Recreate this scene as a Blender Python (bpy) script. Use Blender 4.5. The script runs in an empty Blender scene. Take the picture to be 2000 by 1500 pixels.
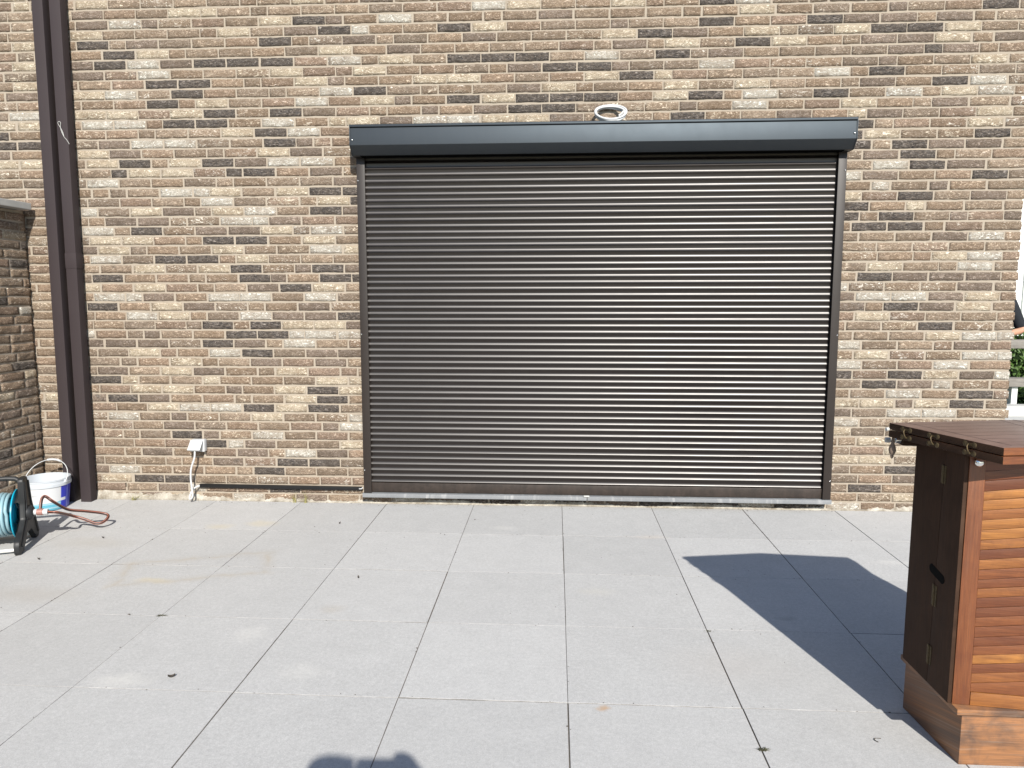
import bpy, bmesh, math, random
import numpy as np
from mathutils import Vector, Matrix
R = math.radians
random.seed(7); rng = np.random.default_rng(11)
sc = bpy.context.scene
COL = sc.collection

# ------------------------------------------------------------------ camera
CAM_POS = Vector((-0.0516, -4.8097, 1.4110))
RIGHT = Vector((0.99824, 0.05930, -0.00104)); DOWN = Vector((0.00596, -0.11881, -0.99290)); FWD = Vector((-0.05902, 0.99115, -0.11896))
cd = bpy.data.cameras.new('camera'); cam = bpy.data.objects.new('camera', cd); COL.objects.link(cam)
cd.sensor_fit = 'HORIZONTAL'; cd.sensor_width = 36.0; cd.lens = 36.0*1425.58/2000.0
cd.clip_start = 0.02; cd.clip_end = 600
m = Matrix((RIGHT, -DOWN, -FWD)).transposed().to_4x4(); m.translation = CAM_POS
cam.matrix_world = m
sc.camera = cam

# ------------------------------------------------------------------ sky, sun, exposure
SUN = Vector((0.217, -0.807, 0.549)).normalized()          # towards the sun
w = bpy.data.worlds.new('World'); sc.world = w; w.use_nodes = True
nt = w.node_tree; bg = nt.nodes['Background']
sky = nt.nodes.new('ShaderNodeTexSky'); sky.sky_type = 'NISHITA'; sky.sun_disc = False
sky.sun_elevation = math.asin(SUN.z); sky.sun_rotation = math.atan2(SUN.x, SUN.y)
sky.air_density = 1.0; sky.dust_density = 0.5; sky.ozone_density = 2.0; sky.altitude = 20
nt.links.new(sky.outputs[0], bg.inputs[0]); bg.inputs[1].default_value = 0.086
sl = bpy.data.lights.new('sun', 'SUN'); sl.energy = 4.0; sl.angle = R(0.53); sl.color = (1.0, 0.955, 0.88)
so = bpy.data.objects.new('sun', sl); COL.objects.link(so); so.rotation_euler = (-SUN).to_track_quat('-Z', 'Y').to_euler(); so.location = (3, -12, 8)
sc.view_settings.view_transform = 'Standard'; sc.view_settings.look = 'None'; sc.view_settings.gamma = 1.0
sc.view_settings.exposure = 0.86
sc.render.engine = 'CYCLES'
sc.cycles.max_bounces = 6; sc.cycles.use_denoising = True

# ------------------------------------------------------------------ helpers: objects
def link(o):
    COL.objects.link(o); return o
def thing(name, label, cat, loc=(0, 0, 0), group=None):
    o = link(bpy.data.objects.new(name, None)); o.location = loc; o.empty_display_size = .05
    return tag(o, label, cat, group)
def tag(o, label=None, cat=None, group=None, kind=None):
    if label: o['label'] = label
    if cat: o['category'] = cat
    if group: o['group'] = group
    if kind: o['kind'] = kind
    return o
def attach(o, parent):
    if parent is not None:
        o.parent = parent
        o.matrix_parent_inverse = Matrix.Identity(4)
        M = Matrix.Identity(4); q = parent
        while q is not None:
            M = Matrix.Translation(q.location) @ M; q = q.parent
        o.data.transform(M.inverted())
    return o
def mesh_obj(name, verts, faces, mats, parent=None, smooth=False, mat_idx=None):
    me = bpy.data.meshes.new(name); me.from_pydata([tuple(v) for v in verts], [], faces); me.update()
    for mm in (mats if isinstance(mats, (list, tuple)) else [mats]): me.materials.append(mm)
    if mat_idx is not None: me.polygons.foreach_set('material_index', mat_idx)
    if smooth: me.polygons.foreach_set('use_smooth', [True]*len(me.polygons))
    return attach(link(bpy.data.objects.new(name, me)), parent)
def bm_obj(name, bm, mats, parent=None, smooth=None):
    me = bpy.data.meshes.new(name)
    bmesh.ops.recalc_face_normals(bm, faces=bm.faces[:])
    bm.to_mesh(me); bm.free()
    for mm in (mats if isinstance(mats, (list, tuple)) else [mats]): me.materials.append(mm)
    if smooth is not None:
        me.polygons.foreach_set('use_smooth', [True]*len(me.polygons))
        try: me.set_sharp_from_angle(angle=R(smooth))
        except Exception: pass
    return attach(link(bpy.data.objects.new(name, me)), parent)
def box(bm, lo, hi, bev=0.0, rot=None, seg=2, mi=0):
    lo = Vector(lo); hi = Vector(hi)
    M = Matrix.Translation((lo+hi)/2) @ Matrix.Diagonal((*(hi-lo), 1))
    if rot is not None: M = rot @ M
    r = bmesh.ops.create_cube(bm, size=1, matrix=M)
    vs = set(r['verts'])
    for f in {f for v in vs for f in v.link_faces}: f.material_index = mi
    if bev > 0:
        es = list({e for v in vs for e in v.link_edges})
        bmesh.ops.bevel(bm, geom=es, offset=bev, segments=seg, affect='EDGES', profile=.6)
def tube(bm, pts, rad, n=8, closed=False, cap=True, mi=0):
    pts = [Vector(p) for p in pts]; N = len(pts)
    rads = rad if isinstance(rad, (list, tuple)) else [rad]*N
    rings = []; up = None
    for i, p in enumerate(pts):
        if closed: t = pts[(i+1) % N]-pts[i-1]
        else: t = pts[min(i+1, N-1)]-pts[max(i-1, 0)]
        t.normalize()
        if up is None:
            up = Vector((0, 0, 1)) if abs(t.z) < .9 else Vector((1, 0, 0))
        up = (up-t*up.dot(t)).normalized(); s = t.cross(up)
        rings.append([bm.verts.new(p+(up*math.cos(2*math.pi*k/n)+s*math.sin(2*math.pi*k/n))*rads[i]) for k in range(n)])
    fs = []
    for i in range(N if closed else N-1):
        a, b = rings[i], rings[(i+1) % N]
        for k in range(n): fs.append(bm.faces.new((a[k], a[(k+1) % n], b[(k+1) % n], b[k])))
    if cap and not closed:
        fs.append(bm.faces.new(rings[0][::-1])); fs.append(bm.faces.new(rings[-1]))
    for f in fs: f.material_index = mi
def prism(bm, poly, f0, f1, mi=0, bev=0.0):
    """poly: 2-D points; f0/f1 map a 2-D point to the two end faces"""
    a = [bm.verts.new(f0(*p)) for p in poly]; b = [bm.verts.new(f1(*p)) for p in poly]
    n = len(poly); fs = [bm.faces.new(a[::-1]), bm.faces.new(b)]
    for i in range(n): fs.append(bm.faces.new((a[i], a[(i+1) % n], b[(i+1) % n], b[i])))
    for f in fs: f.material_index = mi
    if bev > 0:
        es = list({e for f in fs for e in f.edges})
        bmesh.ops.bevel(bm, geom=es, offset=bev, segments=2, affect='EDGES', profile=.6)
def lathe(bm, prof, c=(0, 0, 0), n=32, axis=None, cap=False, mi=0):
    """prof: (radius, height) pairs about z (or about the matrix axis)"""
    rings = []
    for r, h in prof:
        ring = []
        for k in range(n):
            v = Vector((r*math.cos(2*math.pi*k/n), r*math.sin(2*math.pi*k/n), h))
            if axis is not None: v = axis @ v
            ring.append(bm.verts.new(v+Vector(c)))
        rings.append(ring)
    for i in range(len(rings)-1):
        a, b = rings[i], rings[i+1]
        for k in range(n):
            f = bm.faces.new((a[k], a[(k+1) % n], b[(k+1) % n], b[k])); f.material_index = mi
    if cap:
        for ring in (rings[0], rings[-1]):
            f = bm.faces.new(ring); f.material_index = mi
def bez(pts, n=10, closed=False):
    """Catmull-Rom through pts"""
    P = [Vector(p) for p in pts]; out = []; N = len(P)
    rng_ = range(N if closed else N-1)
    for i in rng_:
        p0 = P[i-1] if (closed or i > 0) else P[i]*2-P[i+1]
        p1 = P[i]; p2 = P[(i+1) % N]
        p3 = P[(i+2) % N] if (closed or i+2 < N) else p2*2-p1
        for k in range(n):
            t = k/n
            out.append(.5*((2*p1)+(p2-p0)*t+(2*p0-5*p1+4*p2-p3)*t*t+(3*p1-p0-3*p2+p3)*t**3))
    if not closed: out.append(P[-1])
    return out

# ------------------------------------------------------------------ helpers: materials
class NT:
    def __init__(s, name):
        s.m = bpy.data.materials.new(name); s.m.use_nodes = True; s.t = s.m.node_tree
        s.b = s.t.nodes['Principled BSDF']
    def n(s, typ, **kw):
        nd = s.t.nodes.new(typ)
        for k, v in kw.items():
            if k.startswith('i_'): s.put(nd.inputs[int(k[2:]) if k[2:].isdigit() else k[2:]], v)
            else: setattr(nd, k, v)
        return nd
    def put(s, sock, v):
        if isinstance(v, bpy.types.NodeSocket): s.t.links.new(v, sock)
        elif isinstance(v, bpy.types.Node): s.t.links.new(v.outputs[0], sock)
        else: sock.default_value = v
    def set(s, **kw):
        for k, v in kw.items(): s.put(s.b.inputs[k.replace('_', ' ')], v)
    def coord(s, scale=(1, 1, 1), loc=(0, 0, 0)):
        g = s.n('ShaderNodeNewGeometry')
        mp = s.n('ShaderNodeMapping'); s.put(mp.inputs[0], g.outputs['Position']); mp.inputs[3].default_value = scale; mp.inputs[1].default_value = loc
        return mp.outputs[0]
    def noise(s, vec, scale=10, detail=4, rough=.6, dist=0.0):
        nd = s.n('ShaderNodeTexNoise'); s.put(nd.inputs['Vector'], vec)
        nd.inputs['Scale'].default_value = scale; nd.inputs['Detail'].default_value = detail
        nd.inputs['Roughness'].default_value = rough; nd.inputs['Distortion'].default_value = dist
        return nd.outputs[0]
    def ramp(s, fac, pts):
        nd = s.n('ShaderNodeValToRGB'); s.put(nd.inputs[0], fac)
        el = nd.color_ramp.elements
        while len(el) < len(pts): el.new(.5)
        for e, (p, c) in zip(el, pts):
            e.position = p; e.color = (c, c, c, 1) if not isinstance(c, (tuple, list)) else (*c[:3], 1)
        return nd.outputs[0]
    def mix(s, fac, a, b, mode='MIX'):
        nd = s.n('ShaderNodeMix', data_type='RGBA', blend_type=mode)
        s.put(nd.inputs[0], fac)
        for sock, v in ((nd.inputs[6], a), (nd.inputs[7], b)):
            s.put(sock, (*v, 1) if isinstance(v, tuple) and len(v) == 3 else v)
        return nd.outputs[2]
    def math(s, op, a, b=0.0, c=0.0):
        nd = s.n('ShaderNodeMath', operation=op); s.put(nd.inputs[0], a); s.put(nd.inputs[1], b); s.put(nd.inputs[2], c)
        return nd.outputs[0]
    def bump(s, h, strength=.5, dist=.002, nrm=None):
        nd = s.n('ShaderNodeBump'); nd.inputs['Strength'].default_value = strength; nd.inputs['Distance'].default_value = dist
        s.put(nd.inputs['Height'], h)
        if nrm is not None: s.put(nd.inputs['Normal'], nrm)
        return nd.outputs[0]
def plain(name, col, rough=.5, spec=.5, metal=0.0, var=.12, vscale=18, bump=.0, coat=0.0, scale=(1, 1, 1)):
    t = NT(name); c = t.coord(scale)
    n1 = t.noise(c, vscale, 5, .65)
    f = t.ramp(n1, [(.3, 1-var), (.7, 1+var)])
    t.set(Base_Color=t.mix(1.0, (*col, 1), f, 'MULTIPLY'), Metallic=metal)
    t.b.inputs['Specular IOR Level'].default_value = spec
    r2 = t.noise(c, vscale*2.3, 3, .6)
    t.set(Roughness=t.math('MULTIPLY_ADD', r2, .16, rough-.08))
    if coat: t.b.inputs['Coat Weight'].default_value = coat
    if bump: t.set(Normal=t.bump(t.noise(c, vscale*8, 4, .7), bump, .002))
    return t.m

# ------------------------------------------------------------------ materials: masonry
def brick_mat(name):
    t = NT(name)
    bc = t.n('ShaderNodeAttribute', attribute_name='bc'); bk = t.n('ShaderNodeAttribute', attribute_name='bk')
    sep = t.n('ShaderNodeSeparateColor'); t.put(sep.inputs[0], bk.outputs['Color'])
    pale, soot, rnd = sep.outputs[0], sep.outputs[1], sep.outputs[2]
    uv = t.n('ShaderNodeAttribute', attribute_name='bu')
    off = t.n('ShaderNodeVectorMath', operation='SCALE'); t.put(off.inputs[0], (7.1, 13.3, 3.7)); t.put(off.inputs[3], t.math('MULTIPLY', rnd, 37.0))
    add = t.n('ShaderNodeVectorMath', operation='ADD'); t.put(add.inputs[0], uv.outputs['Vector']); t.put(add.inputs[1], off.outputs[0])
    v = add.outputs[0]
    st = t.n('ShaderNodeMapping'); t.put(st.inputs[0], v); st.inputs[3].default_value = (1, 2.2, 1); st.inputs[2].default_value = (0, 0, .12)
    fold = t.noise(st.outputs[0], 38, 5, .62, 1.6)
    big = t.noise(v, 13, 3, .5)
    fs = t.n('ShaderNodeMapping'); t.put(fs.inputs[0], v); fs.inputs[3].default_value = (.38, 1.0, 1); fs.inputs[2].default_value = (0, 0, .08)
    fine = t.noise(fs.outputs[0], 120, 4, .75, .5)
    # creases: thin dark lines, their shade put into the colour
    crease = t.math('ABSOLUTE', t.math('SUBTRACT', fold, .5))
    cr = t.ramp(crease, [(.0, .0), (.045, .25), (.10, 1.0)])
    tone = t.ramp(big, [(.25, .86), (.75, 1.14)])
    base = t.mix(1.0, bc.outputs['Color'], tone, 'MULTIPLY')
    base = t.mix(1.0, base, t.ramp(fold, [(.3, .74), (.7, 1.26)]), 'MULTIPLY')
    # pale slurry on the folds
    pm = t.math('MULTIPLY_ADD', pale, .46, t.math('SUBTRACT', t.math('MULTIPLY_ADD', big, .45, fold), .86))
    pmask = t.ramp(pm, [(.10, 0.0), (.26, 1.0)])
    cream = t.mix(t.ramp(rnd, [(.35, 0.), (.65, 1.)]), (.63, .56, .445), (.62, .60, .54))
    base = t.mix(pmask, base, cream)
    # soot / reduction blotches
    sm = t.math('MULTIPLY_ADD', soot, .62, t.math('SUBTRACT', t.math('MULTIPLY_ADD', fine, .35, big), .70))
    smask = t.ramp(sm, [(.25, 0.0), (.42, 1.0)])
    dark = t.mix(t.ramp(t.math('MULTIPLY_ADD', fine, .65, t.math('MULTIPLY', fold, .35)), [(.36, 0.), (.62, 1.)]), (.016, .016, .020), (.24, .21, .185))
    base = t.mix(smask, base, dark)
    base = t.mix(1.0, base, t.ramp(fine, [(.3, .70), (.7, 1.30)]), 'MULTIPLY')
    lo = t.mix(1.0, base, (.42, .37, .32), 'MULTIPLY')
    base = t.mix(cr, lo, base)
    t.set(Base_Color=base, Roughness=.88); t.b.inputs['Specular IOR Level'].default_value = .25
    h = t.math('ADD', t.math('MULTIPLY_ADD', fold, 1.0, t.math('MULTIPLY', cr, .55)), t.math('MULTIPLY', fine, .18))
    t.set(Normal=t.bump(h, .6, .008))
    return t.m
M_BRICK = brick_mat('hand_moulded_brick')
def mortar_mat():
    t = NT('sand_mortar'); c = t.coord()
    big = t.noise(c, 3, 4, .6); fine = t.noise(c, 320, 3, .7)
    col = t.mix(big, (.290, .245, .194), (.350, .303, .245))
    col = t.mix(1.0, col, t.ramp(fine, [(.3, .84), (.7, 1.14)]), 'MULTIPLY')
    t.set(Base_Color=col, Roughness=.95); t.b.inputs['Specular IOR Level'].default_value = .15
    t.set(Normal=t.bump(t.noise(c, 160, 4, .7), .4, .002)); return t.m
M_MORTAR = mortar_mat()

# ------------------------------------------------------------------ masonry
PITCH, PH = 0.06298, 0.02278
SL, HL, JT, BH = 0.2105, 0.104, 0.0122, 0.0500
KINDS = {  # base colour, pale, soot
    'T': None, 'C': ((.42, .34, .25), .86, .0), 'W': ((.40, .34, .28), .90, .0),
    'D': ((.135, .118, .105), .0, .80), 'G': ((.262, .212, .174), .06, .27)}
TANS = [(.345, .266, .197), (.36, .286, .216), (.312, .247, .188), (.342, .260, .195), (.298, .242, .191), (.374, .300, .231), (.329, .251, .195), (.333, .257, .190)]
def kind_cols(k):
    if k == 'T':
        c = np.array(TANS[rng.integers(len(TANS))])*rng.uniform(.86, 1.14)
        return c, float(np.clip(rng.normal(.22, .14), 0, .5)), float(np.clip(rng.normal(.02, .1), 0, .3)), rng.random()
    c, p, s = KINDS[k]
    rv = {'C': rng.uniform(0, .4), 'W': rng.uniform(.6, 1)}.get(k, rng.random())
    return np.array(c)*rng.uniform(.85, 1.15), p*rng.uniform(.86, 1.04), s*rng.uniform(.8, 1.05), rv
def fill(gap, n_pref=None):
    """stretchers and headers for a gap that starts and ends with a joint -> lengths, joint"""
    if gap < .035: return [], JT
    best = None
    for a in range(0, int(gap/SL)+2):
        for b in range(0, 4):
            if a+b == 0: continue
            j = (gap-a*SL-b*HL)/(a+b+1)
            cost = abs(j-JT)*(a+b+1)+.004*b+(.02 if b > 1+a/3 else 0)+(10 if j < .002 else 0)
            if best is None or cost < best[0]: best = (cost, a, b, j)
    _, a, b, j = best
    jj = min(max(j, .008), .017)
    k = (gap-(a+b+1)*jj)/(a*SL+b*HL) if a+b else 1
    L = [SL*k]*a+[HL*k]*b
    rng.shuffle(L)
    return L, jj
def lay(u0, u1, fixed, probs=(.70, .10, .06, .06, .08), closed=(True, True)):
    """one course from u0 to u1; fixed: (centre, kind, length)"""
    out = []; cur = u0-JT if closed[0] else u0-rng.uniform(0, .2)
    items = sorted(fixed)+[(None, None, None)]
    for c, k, L in items:
        end = (c-L/2) if c is not None else (u1+JT if closed[1] else u1+.1)
        gap = end-cur
        if gap > .035:
            Ls, jj = fill(gap)
            p = cur+jj
            for l in Ls:
                kk = 'TCWDG'[rng.choice(5, p=probs)]
                out.append((p, p+l, kk)); p += l+jj
        if c is not None:
            s = max(end, cur+.006)
            out.append((s, end+L, k)); cur = end+L
    return out
def masonry(name, bricks, f, parent, mat=None, flip=False, DS=1.0):
    V = []; F = []; BC = []; BK = []; BU = []; base = 0
    for (a, b, z0, z1, k) in bricks:
        L = b-a; nx = 11 if L > .15 else 6; ny = 4
        col, pale, soot, rv = kind_cols(k)
        us = np.linspace(0, 1, nx+1); vs = np.linspace(0, 1, ny+1)
        U, W = np.meshgrid(us, vs)
        edge = np.minimum(np.minimum(U, 1-U)*L, np.minimum(W, 1-W)*(z1-z0))
        d = rng.normal(0, .0011, U.shape); d += rng.normal(0, .0007)+(U-.5)*rng.normal(0, .0018)+(W-.5)*rng.normal(0, .0015)
        ph = rng.random(3)*6.28
        d += .0012*np.sin(U*L*45+ph[0]+W*2.5*np.sin(ph[2]*3))*np.sin(W*4+ph[1])
        d += np.where(edge < 1e-6, -.0022, 0)
        ju = rng.normal(0, .0006, U.shape)*(edge < 1e-6); jw = rng.normal(0, .0007, U.shape)*(edge < 1e-6)
        wav = .0011*np.sin(U*6.28*rng.uniform(.3, .8)+ph[1])
        uu = a+U*L+ju; ww = z0+W*(z1-z0)+jw+wav*.8
        dd = np.clip(d, -.0032, .0035)*DS
        nvx, nvy = nx+1, ny+1
        idx = np.arange(nvx*nvy).reshape(nvy, nvx)
        pts = np.stack([uu, ww, dd], -1).reshape(-1, 3)
        per = list(idx[0, :])+list(idx[1:, -1])+list(idx[-1, -2::-1])+list(idx[-2:0:-1, 0])
        back = pts[per].copy(); back[:, 2] = -.012
        V.append(np.concatenate([pts, back]))
        q = np.stack([idx[:-1, :-1], idx[:-1, 1:], idx[1:, 1:], idx[1:, :-1]], -1).reshape(-1, 4)
        n0 = nvx*nvy; P = len(per)
        sk = np.array([[per[(i+1) % P], per[i], n0+i, n0+(i+1) % P] for i in range(P)])
        F.append(np.concatenate([q, sk])+base)
        nv = n0+P; base += nv
        BC.append(np.tile([*col, 1], (nv, 1))); BK.append(np.tile([pale, soot, rv, 1], (nv, 1)))
        bu = np.concatenate([pts, pts[per]]); BU.append(np.stack([bu[:, 0], bu[:, 1], bu[:, 2]*0], -1))
    V = np.concatenate(V); F = np.concatenate(F)
    W3 = f(V)
    if flip: F = F[:, ::-1].copy()
    me = bpy.data.meshes.new(name)
    me.vertices.add(len(W3)); me.vertices.foreach_set('co', W3.astype(np.float32).ravel())
    me.loops.add(F.size); me.loops.foreach_set('vertex_index', F.astype(np.int32).ravel())
    me.polygons.add(len(F)); me.polygons.foreach_set('loop_start', np.arange(0, F.size, 4, dtype=np.int32)); me.polygons.foreach_set('loop_total', np.full(len(F), 4, dtype=np.int32))
    me.update(calc_edges=True)
    for nm, dat, typ, ch in (('bc', BC, 'FLOAT_COLOR', 'color'), ('bk', BK, 'FLOAT_COLOR', 'color'), ('bu', BU, 'FLOAT_VECTOR', 'vector')):
        at = me.attributes.new(nm, typ, 'POINT'); at.data.foreach_set(ch, np.concatenate(dat).astype(np.float32).ravel())
    me.materials.append(mat or M_BRICK)
    me.polygons.foreach_set('use_smooth', [True]*len(F))
    me.validate()
    return attach(link(bpy.data.objects.new(name, me)), parent)

WALL_Y = 0.03; WX0, WX1 = -4.3, 2.868; WALL_H = 4.6
TAB = '1:D-1919 C2282|2:C-3121 D-2888 D-2668 D1995|3:G-3282 W-3059 D-2024 G2279|4:G-2314 D-1858 D-1633 D2223|5:G-2137 W-1799 G-1578 C1835 C2053|6:D-2427 Wh-2253 G-2081 C-1410 C2216|7:D-2597 Gh-2424 W-2023 C2036|8:G-2652 W-1411 C1776|9:W-3044 Gh-2648 C-2026 Wh-1398 W1822|10:C-2759 W-2532 W-2310 D-2080 C-1852 D-1628 G1773 W2217 W2440|11:G-3267 D-3040 G-2816 C-1786 D-1566 C1819 C2040 Gh2215 C2386 D2608 D2829|12:C-2872 C-2644 Gh-2249 C-1855 D-1630 C-1410 W2203 D2661|13:D-3152 Ch-2982 Ch-2407 C-1565 D2049 Wh2445|14:G-3100 C-2648 G-2419 C-1842 D1766 D2208 C2433 G2659 Wh2810|15:C-2578 G-2016 G-1569 W1819 W2492|16:C-2868 W-2299 D-2074 G-1628 G-1409 C1987 W2666|17:G-3262 G-3031 G-2803 D-2347 G-2125 W-1780 W1809 G2608|18:W-3321 Gh-2805 D-2180 D-1960 W-1633 W-1403 C2428 W2655|19:D-2342 D-2009 C-1788 C-1567 G-1352 D2379 D2823|20:W-2869 W-2075 G-1852 G-1629 D-1404 C1981|21:D-3144 C-2690 G1823 D2155 G2378 C2606 D2822|22:W-3089 G-2744 W-2289 W-2072 W-1625 G1756 W1980 W2202 G2432 C2655|23:C-2803 G-2017 D-1792 C-1568 G2606 G2821|24:D-3093 D-2069 Gh-1908 D-1518 D-1299 D1982 G2203 G2652|25:C-2801 C-2349 D-2127 Gh-1737 D-1569 G-1346 C2043 W2598 D2817|26:W-3098 D-2647 D-2421 C-2082 C2436 W2650|27:G-3261 C-2248 W-1577 C-1349|28:C-3094 C-2867 D-2309 D-2082 C-1626 G2430 W2653|29:W-3138 D-2801 G-2355 G-2128 C-1910 W-1569 D1930 D2153|30:G-2976 G-2749 W-2179 Wh-2015 G-1849 D1756 D2094 Gh2815|31:Wh-3192 C-2796 W-2013 D-1571 G-1350 D1814 Ch2207 G2814|32:W-2306 C-1516 D-1298 C1762 D2204 G2649 C2870|33:W-2581 Wh-2406 C-2250 C-1794 D-1571 D-1348 Wh1987 W2822|34:W-3085 G-1407 W1757 G1981 D2648|35:Dh-2967 C-2792 C-2568 Dh-2180 D-2011 W2041 D2265|36:C-3771 C-3541 C-3079 D-2854 C-2512 D-2288 G-2066 W-1845 W-1619 G1977 D2204 C2870|37:G-3823 C-3136 G-2917 C-1909 G-1691 D1807 D2150 G2595|38:D-3772 D-3548 G-2988 W-2763 W-2537 D-1864 Gh-1699 D1753 C1978 D2645|39:D-3821 C-2146 D-1922 W-1702 D1817 C2596|40:C-3770 C-3539 W-3094 W-2871 D-2539 D-2317 Ch-1477 C-1310 G-1089 W-871 W-655 C-427 C-209 G10 D774 Ch1820 G1988 C2646|41:W-3589 C-3141 C-2921 C-2485 D-2261 D-1817 Gh-868 G-477 D-256 D-40 W1158 C1826 G2376|42:D-2642 C-2310 W-1641 C-1208 Gh-1045 D-651 C-424 D-209 D11 D228 C663 D883 W1222 D1654 W2096 C2430 W2647|43:C-3141 W-2922 D-2472 W-1480 D-1258 G-262 C-42 C726 C1167 D2369 W2597 G2809|44:C-3547 D-2643 D-2419 C-1644 Gh-1478 C-868 C-653 C231 D449 Ch615 W1655 D1985|45:G-3139 W-2689 C-1805 C-1259 G-259 D-36 D185 Gh347 W945 Gh1988 C2591 D2810|46:C-3543 D-2983 W-2759 G-2536 D-2311 D-2090 D-1864 W-1419 C-1089 D-645 D-428 D-209 W231 D673 G999 G2092 Dh2257 G2420|47:D-2918 C-2693 C-1479 G-1033 G403 C728 D1164 C1384 G1927 C2367 D2810|48:C-3535 D-3091 G-2759 D-1870 G-1321 C336 D559 G778 C1215 C1761 D1983 D2199 C2424 C2857|49:C-3132 C-2145 D-1480 Wh-1312 D-706 C-483 Gh336 D937 D1596 G1815 G2039 G2370|50:G-3089 W-2865 Gh-2700 C-1865 D-1645 Gh-1482 Gh2032 D2637 D2857|51:C-2464 Ch-2304 W-484 C-265 C390 D937 W1157|52:Ch-3560 C-3084 C-1650'
fixed = {}
for part in TAB.split('|'):
    r, s = part.split(':')
    fixed[int(r)] = [((int(e[2:]) if e[1] == 'h' else int(e[1:]))/1000, e[0], HL if e[1] == 'h' else SL) for e in s.split()]
bricks = []
for r in range(0, int(WALL_H/PITCH)):
    zc = PH+r*PITCH
    end = WX1+rng.uniform(-.006, .004)-(zc/3.3)*.012
    fx = [q for q in fixed.get(r, []) if q[0]+q[2]/2 < end+.03]
    fx = [(min(c, end-L/2), k, L) for c, k, L in fx]
    zj = rng.normal(0, .0008)
    known = zc < 3.35
    pr = (.925, .015, .02, .0, .04) if known else (.68, .10, .06, .08, .08)
    if r == 0: pr = (.35, .2, .2, .1, .15)
    for a, b, k in lay(WX0, end, fx, pr):
        if r == 0 and -1.2 < a < 1.5: k = 'DWGDW'[rng.integers(5)]
        bricks.append((a, b, zc-BH/2+zj, zc+BH/2+zj, k))
house = thing('brick_wall', 'tall tan, cream and black brick house wall carrying the roller shutter', 'wall', (0, WALL_Y, 0))
masonry('masonry', bricks, lambda v: np.stack([v[:, 0], WALL_Y-v[:, 2], v[:, 1]], -1), house)
bm = bmesh.new(); box(bm, (WX0, WALL_Y+.0045, -.05), (WX1-.012, WALL_Y+.32, WALL_H-.005))
bm_obj('mortar', bm, M_MORTAR, house)
# weep holes in the lowest courses: black plugs painting the shade inside
M_HOLE = plain('hole_shade_black', (.004, .004, .004), .9, .1)
for px, z, h in ((-3.0625, .098, .034), (-2.06, .084, .026), (-1.475, .07, .03), (2.19, .088, .05)):
    bm = bmesh.new()
    prism(bm, [(-.006, -h/2), (.005, -h/2+.004), (.006, h/2), (-.004, h/2-.003)], lambda x, y, px=px, z=z: (px+x, WALL_Y+.0035, z+y), lambda x, y, px=px, z=z: (px+x, WALL_Y+.012, z+y))
    bm_obj('weep_hole', bm, M_HOLE, house)
# lumpy mortar fillet smeared along the foot of the wall
def fillet_mat():
    t = NT('old_mortar_smear'); c = t.coord()
    big = t.noise(c, 11, 5, .65); fine = t.noise(c, 150, 4, .7)
    col = t.mix(t.ramp(big, [(.35, 0.), (.65, 1.)]), (.20, .17, .13), (.46, .43, .37))
    col = t.mix(1.0, col, t.ramp(fine, [(.3, .75), (.7, 1.2)]), 'MULTIPLY')
    t.set(Base_Color=col, Roughness=.95); t.set(Normal=t.bump(fine, .6, .003)); return t.m
M_FIL = fillet_mat()
verts = []; faces = []; N = 620
for i in range(N+1):
    x = WX0+.02+(WX1-WX0-.03)*i/N
    left = max(0.0, min(1.0, (-2.0-x)/.9)); 
    h = .010+.034*left+rng.uniform(-.006, .008)+.008*math.sin(x*9)+.005*math.sin(x*31)
    if -1.3 < x < 1.75: h = .014+.010*math.sin(x*7+1)+rng.uniform(-.006, .008)
    h = max(h, .003); d = .016+.010*left+rng.uniform(-.004, .004)
    verts += [(x, WALL_Y+.004, h+.004), (x, WALL_Y-.0035, h), (x, WALL_Y-.45*d, h*.45+rng.uniform(0, .003)), (x, WALL_Y-d, -.004), (x, WALL_Y+.004, -.006)]
for i in range(N):
    for k in range(4): faces.append((i*5+k, i*5+k+1, i*5+k+6, i*5+k+5))
mesh_obj('mortar_fillet', verts, faces, M_FIL, house, True)

# garden wall on the left, at right angles, with a pale coping
GX = -3.632
gw = thing('garden_wall', 'lower brick side wall with pale coping, in raking light at the left', 'wall', (GX, -1.5, 0))
gb = []
GH = 1.985
for r in range(0, 32):
    zc = PH+r*.0620-.004
    if zc+BH/2 > GH: break
    for a, b, k in lay(-.012-(0, .107, .05, .16)[rng.integers(4)], 4.6, [], (.60, .10, .03, .13, .14)):
        a = max(a, -.012)
        if b < .015: continue
        gb.append((a, b, zc-BH/2, zc+BH/2, k))
masonry('masonry', gb, lambda v: np.stack([GX+v[:, 2]*1.0, -v[:, 0], v[:, 1]], -1), gw, flip=True, DS=1.5)
bm = bmesh.new(); box(bm, (GX-.2, -4.6, -.05), (GX-.0065, .004, GH))
bm_obj('mortar', bm, M_MORTAR, gw)
M_COPE = plain('pale_coping_stone', (.36, .35, .33), .85, .3, var=.10, vscale=9, bump=.25)
bm = bmesh.new()
for i in range(5):
    box(bm, (GX-.28, -.018-(i+1)*.95, GH+.004), (GX+.078, -.022-i*.95, GH+.048), .004)
bm_obj('coping', bm, M_COPE, gw)

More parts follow.
